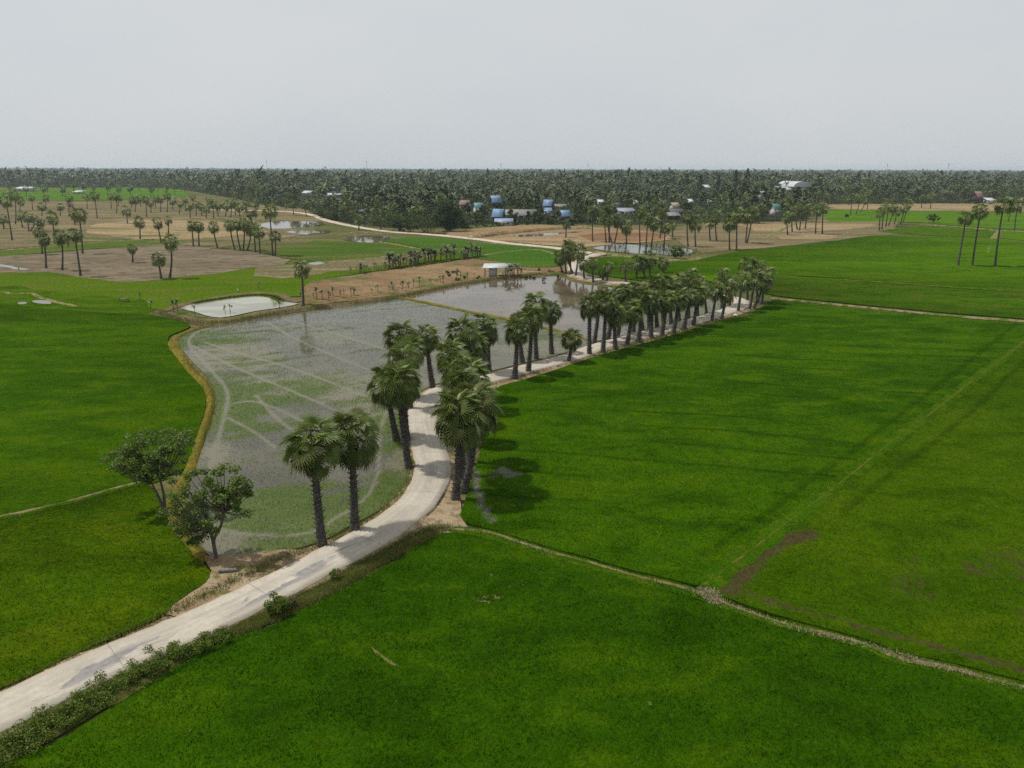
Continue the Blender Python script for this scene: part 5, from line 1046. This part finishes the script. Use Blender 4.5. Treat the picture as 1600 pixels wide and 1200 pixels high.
M_bag = m_plain('white_sack', (.7, .7, .68), .7, .2, .1, 8)
def sack(label, x, y, z, s):
    X, Y = P(x, y, z); mb = MB(); r = np.random.default_rng(3); u = np.linspace(0, PI, 9); w = np.linspace(0, 2 * PI, 13)[:-1]
    V = np.array([(math.sin(a) * math.cos(b) * s, math.sin(a) * math.sin(b) * s * .7, (math.cos(a) + .9) * s * .5) for a in u for b in w]) + r.normal(0, .035 * s, (9 * 12, 3)); Fc = [[i * 12 + j, (i + 1) * 12 + j, (i + 1) * 12 + (j + 1) % 12, i * 12 + (j + 1) % 12] for i in range(8) for j in range(12)]
    mb.add(V, Fc); mb.tube([(0, 0, .85 * s), (.05 * s, 0, 1.15 * s)], [.12 * s, .2 * s], 7); o = mb.build('sack', M_bag, None, True); o.location = (X, Y, z); tag(o, label, 'sack')
sack('white sack dumped on the road edge near the far corner', 1149, 494, .3, .45)
X, Y = P(356, 893, .15); mb = MB(); mb.tube([(-.75, 0, .22), (.75, 0, .22)], [.24, .24], 14, cap=False); mb.tube([(-.75, 0, .22), (.75, 0, .22)], [.19, .19], 14, cap=False)
for sx in (-.75, .75):
    th_ = np.arange(14) / 14 * 2 * PI
    V = np.concatenate([[(sx, math.cos(a) * .24, .22 + math.sin(a) * .24) for a in th_], [(sx, math.cos(a) * .19, .22 + math.sin(a) * .19) for a in th_]]); mb.add(V, [[j, (j + 1) % 14, 14 + (j + 1) % 14, 14 + j] for j in range(14)])
o = mb.build('drain_pipe', m_plain('weathered_concrete', (.20, .195, .175), .9, .1, .3, 5), None, True); o.location = (X, Y, .15); o.rotation_euler = (0, .05, .2); o.scale = (.9, .6, .6); tag(o, 'grey concrete drain pipe lying in the tree shade', 'pipe')
X, Y = P(194, 471, .1); t = thing('wooden_frame', 'small wooden frame left standing in the meadow', 'frame', (X, Y, .05))
for a, b in [(-.8, -.4), (.8, -.4), (-.8, .4), (.8, .4)]: g = MB(); g.box((a, b, .8 if a < 0 else .5), (.1, .1, 1.7 if a < 0 else 1.1)); g.build('post', M_bananastem, t)
g = MB(); g.box((0, -.4, .62), (1.8, .08, .1)); g.box((0, .4, .62), (1.8, .08, .1)); g.box((0, 0, .7), (1.7, .8, .06)); g.build('rail', M_bananastem, t)

# ------------------------------------------------------------------ the palm forest: one mass nobody could count
fbx = np.array([q[0] for q in ff]); fby = np.array([q[1] for q in ff])
fbx = np.concatenate([[-9000], fbx, [12000]]); fby = np.concatenate([[292], fby, [317]])
def forest_ok(x, y, h, w):
    px, py = proj(x, y); _, pt = proj(x, y, h); ok = py < np.interp(px, fbx, fby)
    m = np.hypot(x, y)
    for x0, x1, ry, gy, Yh in HOUSES:
        wp = w / m * F
        ok &= ~((px > x0 - wp) & (px < x1 + wp) & (y < Yh + 14) & (pt < gy - .25 * (gy - ry)) & (py > ry))
    for x0, x1, y0, y1 in [(345, 490, 328, 340), (300, 345, 324, 330), (1200, 1240, 345, 372)]: ok &= ~((px > x0) & (px < x1) & (py > y0) & (py < y1))
    return ok
def frond_tree(nf, segs, L, w, droop, seed, up=(.1, 1.2), trunk=9.0, twist=.0):
    """quads of a feather palm crown: origin at the foot"""
    r = random.Random(seed); V = []; Q = []
    tt = [(0, .25), (.35, 1), (.7, .85), (1, .1)] if segs == 3 else [(0, .4), (.5, 1), (1, .15)]
    for i in range(nf):
        a = i * 2.4 + r.uniform(-.3, .3); e = r.uniform(*up); l = L * r.uniform(.8, 1.15); x = 0; z = trunk; b = len(V); c, s = math.cos(a), math.sin(a); pt = 0
        for k, (t, ww) in enumerate(tt):
            dl = (t - pt) * l; x += math.cos(e) * dl; z += math.sin(e) * dl; pt = t; e -= droop * (.5 + r.random() * .6); q = w * ww; tz = q * .35 * r.uniform(-1, 1)
            V += [(c * x - s * q, s * x + c * q, z - q * .25 + tz), (c * x + s * q, s * x - c * q, z - q * .25 - tz)]
        for k in range(len(tt) - 1): Q.append([b + 2 * k, b + 2 * k + 1, b + 2 * k + 3, b + 2 * k + 2])
    b = len(V)
    for dx, dy in ((.16, 0), (0, .16)): V += [(-dx, -dy, 0), (dx, dy, 0), (dx * .7, dy * .7, trunk), (-dx * .7, -dy * .7, trunk)]; Q += [[b, b + 1, b + 2, b + 3]]; b += 4
    return np.array(V), np.array(Q)
def bush_tree(n, R, seed, size, hz=6.0):
    v, f = leaf_clump([(0, 0, hz)], [R], n, size, seed, .8); return v, f
def fan_tree(n, seed, trunk=10.0):
    r = np.random.default_rng(seed); d = r.normal(0, 1, (n, 3)); d[:, 2] = d[:, 2] * .9 + .15; d /= np.linalg.norm(d, axis=1)[:, None]; c = d * 2.0 * (.75 + .3 * r.random(n))[:, None] + [0, 0, trunk]
    nz = d + r.normal(0, .6, (n, 3)); nz /= np.linalg.norm(nz, axis=1)[:, None]; a = np.cross(nz, [0, 0, 1.0]) + 1e-3; a /= np.linalg.norm(a, axis=1)[:, None]; b = np.cross(nz, a); s = .75
    V = np.stack([c - a * s, c - b * s, c + a * s, c + b * s], 1).reshape(-1, 3); Q = np.arange(4 * n).reshape(n, 4); k = len(V)
    for dx, dy in ((.18, 0), (0, .18)): V = np.concatenate([V, [(-dx, -dy, 0), (dx, dy, 0), (dx * .7, dy * .7, trunk), (-dx * .7, -dy * .7, trunk)]]); Q = np.concatenate([Q, [[k, k + 1, k + 2, k + 3]]]); k += 4
    return V, Q
def plant(protos, weights, x, y, smin, smax, hmul=None):
    V = []; Q = []; T = []; n = 0; pick = rng.choice(len(protos), len(x), p=weights)
    for k, (pv, pq, tlo, thi) in enumerate(protos):
        m = np.where(pick == k)[0]
        if not len(m): continue
        a = rng.random(len(m)) * 2 * PI; s = smin + (smax - smin) * rng.random(len(m)) ** 1.6; sz = s * (.85 + .35 * rng.random(len(m)))
        if hmul is not None: sz = sz * hmul[m]
        c, q = np.cos(a), np.sin(a)
        X = x[m, None] + s[:, None] * (pv[None, :, 0] * c[:, None] - pv[None, :, 1] * q[:, None]); Yv = y[m, None] + s[:, None] * (pv[None, :, 0] * q[:, None] + pv[None, :, 1] * c[:, None]); Z = sz[:, None] * pv[None, :, 2]
        V.append(np.stack([X, Yv, Z], -1).reshape(-1, 3)); Q.append((pq[None] + (n + np.arange(len(m)) * len(pv))[:, None, None]).reshape(-1, 4)); n += len(m) * len(pv)
        tint = tlo + (thi - tlo) * rng.random(len(m)); T.append(np.repeat(tint, len(pv)))
    return np.concatenate(V), np.concatenate(Q), np.concatenate(T)
def m_forest():
    t = NT('forest_leaves'); r = t.island(); tint = t.attr('tint')
    ramp = t.n('ShaderNodeValToRGB'); t.put(ramp.inputs[0], tint); e = ramp.color_ramp.elements
    e[0].position = 0; e[0].color = (.036, .054, .016, 1); e[1].position = 1; e[1].color = (.15, .165, .03, 1)
    for p_, c_ in ((.3, (.066, .086, .028)), (.55, (.098, .114, .042)), (.72, (.050, .086, .020)), (.86, (.095, .14, .028))):
        q = e.new(p_); q.color = (*c_, 1)
    c = t.scale(ramp.outputs[0], t.rng(r, 0, 1, .7, 1.32, False))
    return t.done(t.bsdf(c, .5, .18))
M_forest = m_forest()
def forest(name, label, protos, wts, dmin, dmax, n, smin, smax, hh, ww, pw=2.0, spread=1.0):
    # more trees near, fewer far
    u = rng.random(n)
    if pw == 2.0: d = dmin * (dmax / dmin) ** u
    else: d = (dmin ** (2 - pw) + u * (dmax ** (2 - pw) - dmin ** (2 - pw))) ** (1 / (2 - pw))
    th_ = rng.uniform(-.80, .80, n) * spread; x = np.tan(th_) * d; y = d
    nz = fbm(x / 160 + 30, y / 160, 3)
    k = forest_ok(x, y, hh, ww); x = x[k]; y = y[k]; nz = nz[k]
    g = fbm(x / 70 + 5, y / 110 + 9, 3); k = rng.random(len(x)) < .35 + 1.3 * sstep(.34, .62, g); x = x[k]; y = y[k]; nz = nz[k]
    V, Q, T = plant(protos, wts, x, y, smin, smax, .62 + .76 * nz)
    T = np.clip(T + (fbm(V[:, 0] / 130 + 77, V[:, 1] / 200 + 3, 3) - .5) * .8, 0, 1)
    me = np_mesh(name, V, Q, [M_forest]); at = me.attributes.new('tint', 'FLOAT', 'POINT'); at.data.foreach_set('value', T.astype(np.float32))
    o = ob(name, me); tag(o, label, 'forest', kind='stuff'); return len(x)
near_p = [(*frond_tree(16, 3, 3.9, .48, .38, 1, trunk=8.5), .05, .6), (*frond_tree(18, 3, 4.2, .44, .42, 2, trunk=10), .1, .6), (*frond_tree(14, 3, 3.6, .55, .34, 3, trunk=7), .1, .65), (*fan_tree(46, 4), .0, .45), (*fan_tree(40, 5, 8.5), .05, .4), (*bush_tree(120, 3.2, 6, .55, 4.2), .7, .95), (*bush_tree(90, 2.4, 7, .5, 2.8), .6, 1.0)]
n1 = forest('palm_forest', 'dense dark forest of coconut and fan palms behind the village', near_p, [.2, .18, .14, .13, .1, .14, .11], 400, 900, 11500, .75, 1.5, 11, 4, 1.2)
mid_p = [(*frond_tree(11, 2, 4.0, .75, .5, 11, trunk=8.5), .05, .6), (*frond_tree(12, 2, 4.4, .7, .55, 12, trunk=10), .1, .6), (*fan_tree(22, 14), .0, .4), (*bush_tree(44, 3.4, 16, .95, 5), .65, .9)]
n2 = forest('palm_forest', 'distant palm forest spreading over the plain', mid_p, [.32, .30, .14, .24], 900, 2200, 24000, .8, 1.9, 11, 4, 1.6)
far_p = [(*frond_tree(7, 2, 6.5, 1.6, .5, 21, trunk=7.5), .05, .6), (*bush_tree(14, 6, 22, 2.2, 5.0), .3, .8), (*bush_tree(12, 4, 23, 1.8, 7.5), .0, .5)]
n3 = forest('palm_forest', 'farthest bluish palm forest on the horizon', far_p, [.4, .35, .25], 2200, 12500, 34000, .9, 2.4, 11, 8, 2.0)
low_p = [(*bush_tree(40, 2.0, 41, .5, 1.5), .6, .95), (*bush_tree(50, 2.6, 42, .55, 1.9), .3, .9), (*frond_tree(11, 2, 2.6, .5, .5, 43, trunk=1.0), .2, .7)]
forest('undergrowth', 'low garden undergrowth filling the village and the forest edge', low_p, [.4, .35, .25], 395, 900, 9000, .7, 1.15, 3.4, 2, 1.2)
print('forest', n1, n2, n3)
# palms one can tell apart along the front of the forest
fr = random.Random(77)
k = 0
while NPALM < 290 and k < 2000:
    k += 1
    x = fr.uniform(290, 1610); 
    if 700 < x < 925: continue
    yb = float(np.interp(x, fbx, fby)) + fr.uniform(-6, 2)
    X, Y = P(x, yb)
    if not forest_ok(np.array([X]), np.array([Y + 3.]), 12, 3)[0] and fr.random() < .8: continue
    D = math.hypot(X, Y); hgt = fr.uniform(8, 15); cy = proj(X, Y, hgt)[1]
    if any(x0 - 5 < x < x1 + 5 and Y < Yh + 5 and cy < gy for x0, x1, ry, gy, Yh in HOUSES): continue
    palm(x, yb, x + fr.uniform(-2.5, 2.5), float(cy), 'dark palm in the uneven front row of the forest', fr.uniform(2.3, 3.1), group='palms in the front row of the forest', dead=False, r0=.25)

# ------------------------------------------------------------------ air, sky, sun
hz = NT('hazy_air'); pv = hz.n('ShaderNodeVolumePrincipled'); pv.inputs['Color'].default_value = (.80, .93, 1.0, 1); pv.inputs['Density'].default_value = .000088; pv.inputs['Anisotropy'].default_value = .2
hz.t.links.new(pv.outputs[0], hz.out.inputs['Volume']); hz.m.volume_intersection_method = 'FAST' if hasattr(hz.m, 'volume_intersection_method') else None
mb = MB(); mb.box((0, 7000, 28), (30000, 14800, 60)); o = mb.build('haze', hz.m); tag(o, 'thin pale haze lying over the whole plain', 'haze', kind='stuff')

w = bpy.data.worlds.new('World'); S.world = w; w.use_nodes = True; nt = w.node_tree; nt.nodes.clear()
EL = math.radians(62); sh = Vector((.975, -.22)).normalized()
sky = nt.nodes.new('ShaderNodeTexSky'); sky.sky_type = 'NISHITA'; sky.sun_disc = False; sky.sun_elevation = EL; sky.sun_rotation = math.atan2(-sh.x, -sh.y) ; sky.dust_density = 4; sky.air_density = 1.0; sky.altitude = 30
hs = nt.nodes.new('ShaderNodeHueSaturation'); hs.inputs['Saturation'].default_value = .3; nt.links.new(sky.outputs[0], hs.inputs['Color'])
mx = nt.nodes.new('ShaderNodeMix'); mx.data_type = 'RGBA'; mx.inputs[0].default_value = .84; nt.links.new(hs.outputs[0], mx.inputs[6])
tc = nt.nodes.new('ShaderNodeTexCoord'); mp = nt.nodes.new('ShaderNodeMapping'); mp.inputs['Scale'].default_value = (1.4, 1.4, 4.0); nt.links.new(tc.outputs['Generated'], mp.inputs[0])
nz = nt.nodes.new('ShaderNodeTexNoise'); nz.inputs['Scale'].default_value = 1.6; nz.inputs['Detail'].default_value = 5; nt.links.new(mp.outputs[0], nz.inputs['Vector'])
cr = nt.nodes.new('ShaderNodeValToRGB'); nt.links.new(nz.outputs['Fac'], cr.inputs[0]); cr.color_ramp.elements[0].position = .3; cr.color_ramp.elements[1].position = .75
SKY = 7.0
cr.color_ramp.elements[0].color = (SKY * .905, SKY * .97, SKY * 1.02, 1); cr.color_ramp.elements[1].color = (SKY * 1.03, SKY * 1.06, SKY * 1.075, 1)
nt.links.new(cr.outputs[0], mx.inputs[7])
bg = nt.nodes.new('ShaderNodeBackground'); bg.inputs['Strength'].default_value = .1; nt.links.new(mx.outputs[2], bg.inputs[0])
wo = nt.nodes.new('ShaderNodeOutputWorld'); nt.links.new(bg.outputs[0], wo.inputs[0])
sl = bpy.data.lights.new('sun', 'SUN'); sl.energy = 3.4; sl.angle = math.radians(1.2); sl.color = (1, .955, .88)
so = bpy.data.objects.new('sun', sl); COL.objects.link(so); so.rotation_euler = Vector((sh.x * math.cos(EL), sh.y * math.cos(EL), -math.sin(EL))).to_track_quat('-Z', 'Y').to_euler()

S.view_settings.view_transform = 'Standard'; S.view_settings.look = 'None'; S.view_settings.exposure = 0; S.view_settings.gamma = 1
S.render.engine = 'CYCLES'
c = S.cycles; c.use_denoising = False; c.max_bounces = 5; c.diffuse_bounces = 2; c.glossy_bounces = 2; c.transmission_bounces = 2; c.volume_bounces = 0; c.transparent_max_bounces = 6; c.caustics_reflective = False; c.caustics_refractive = False
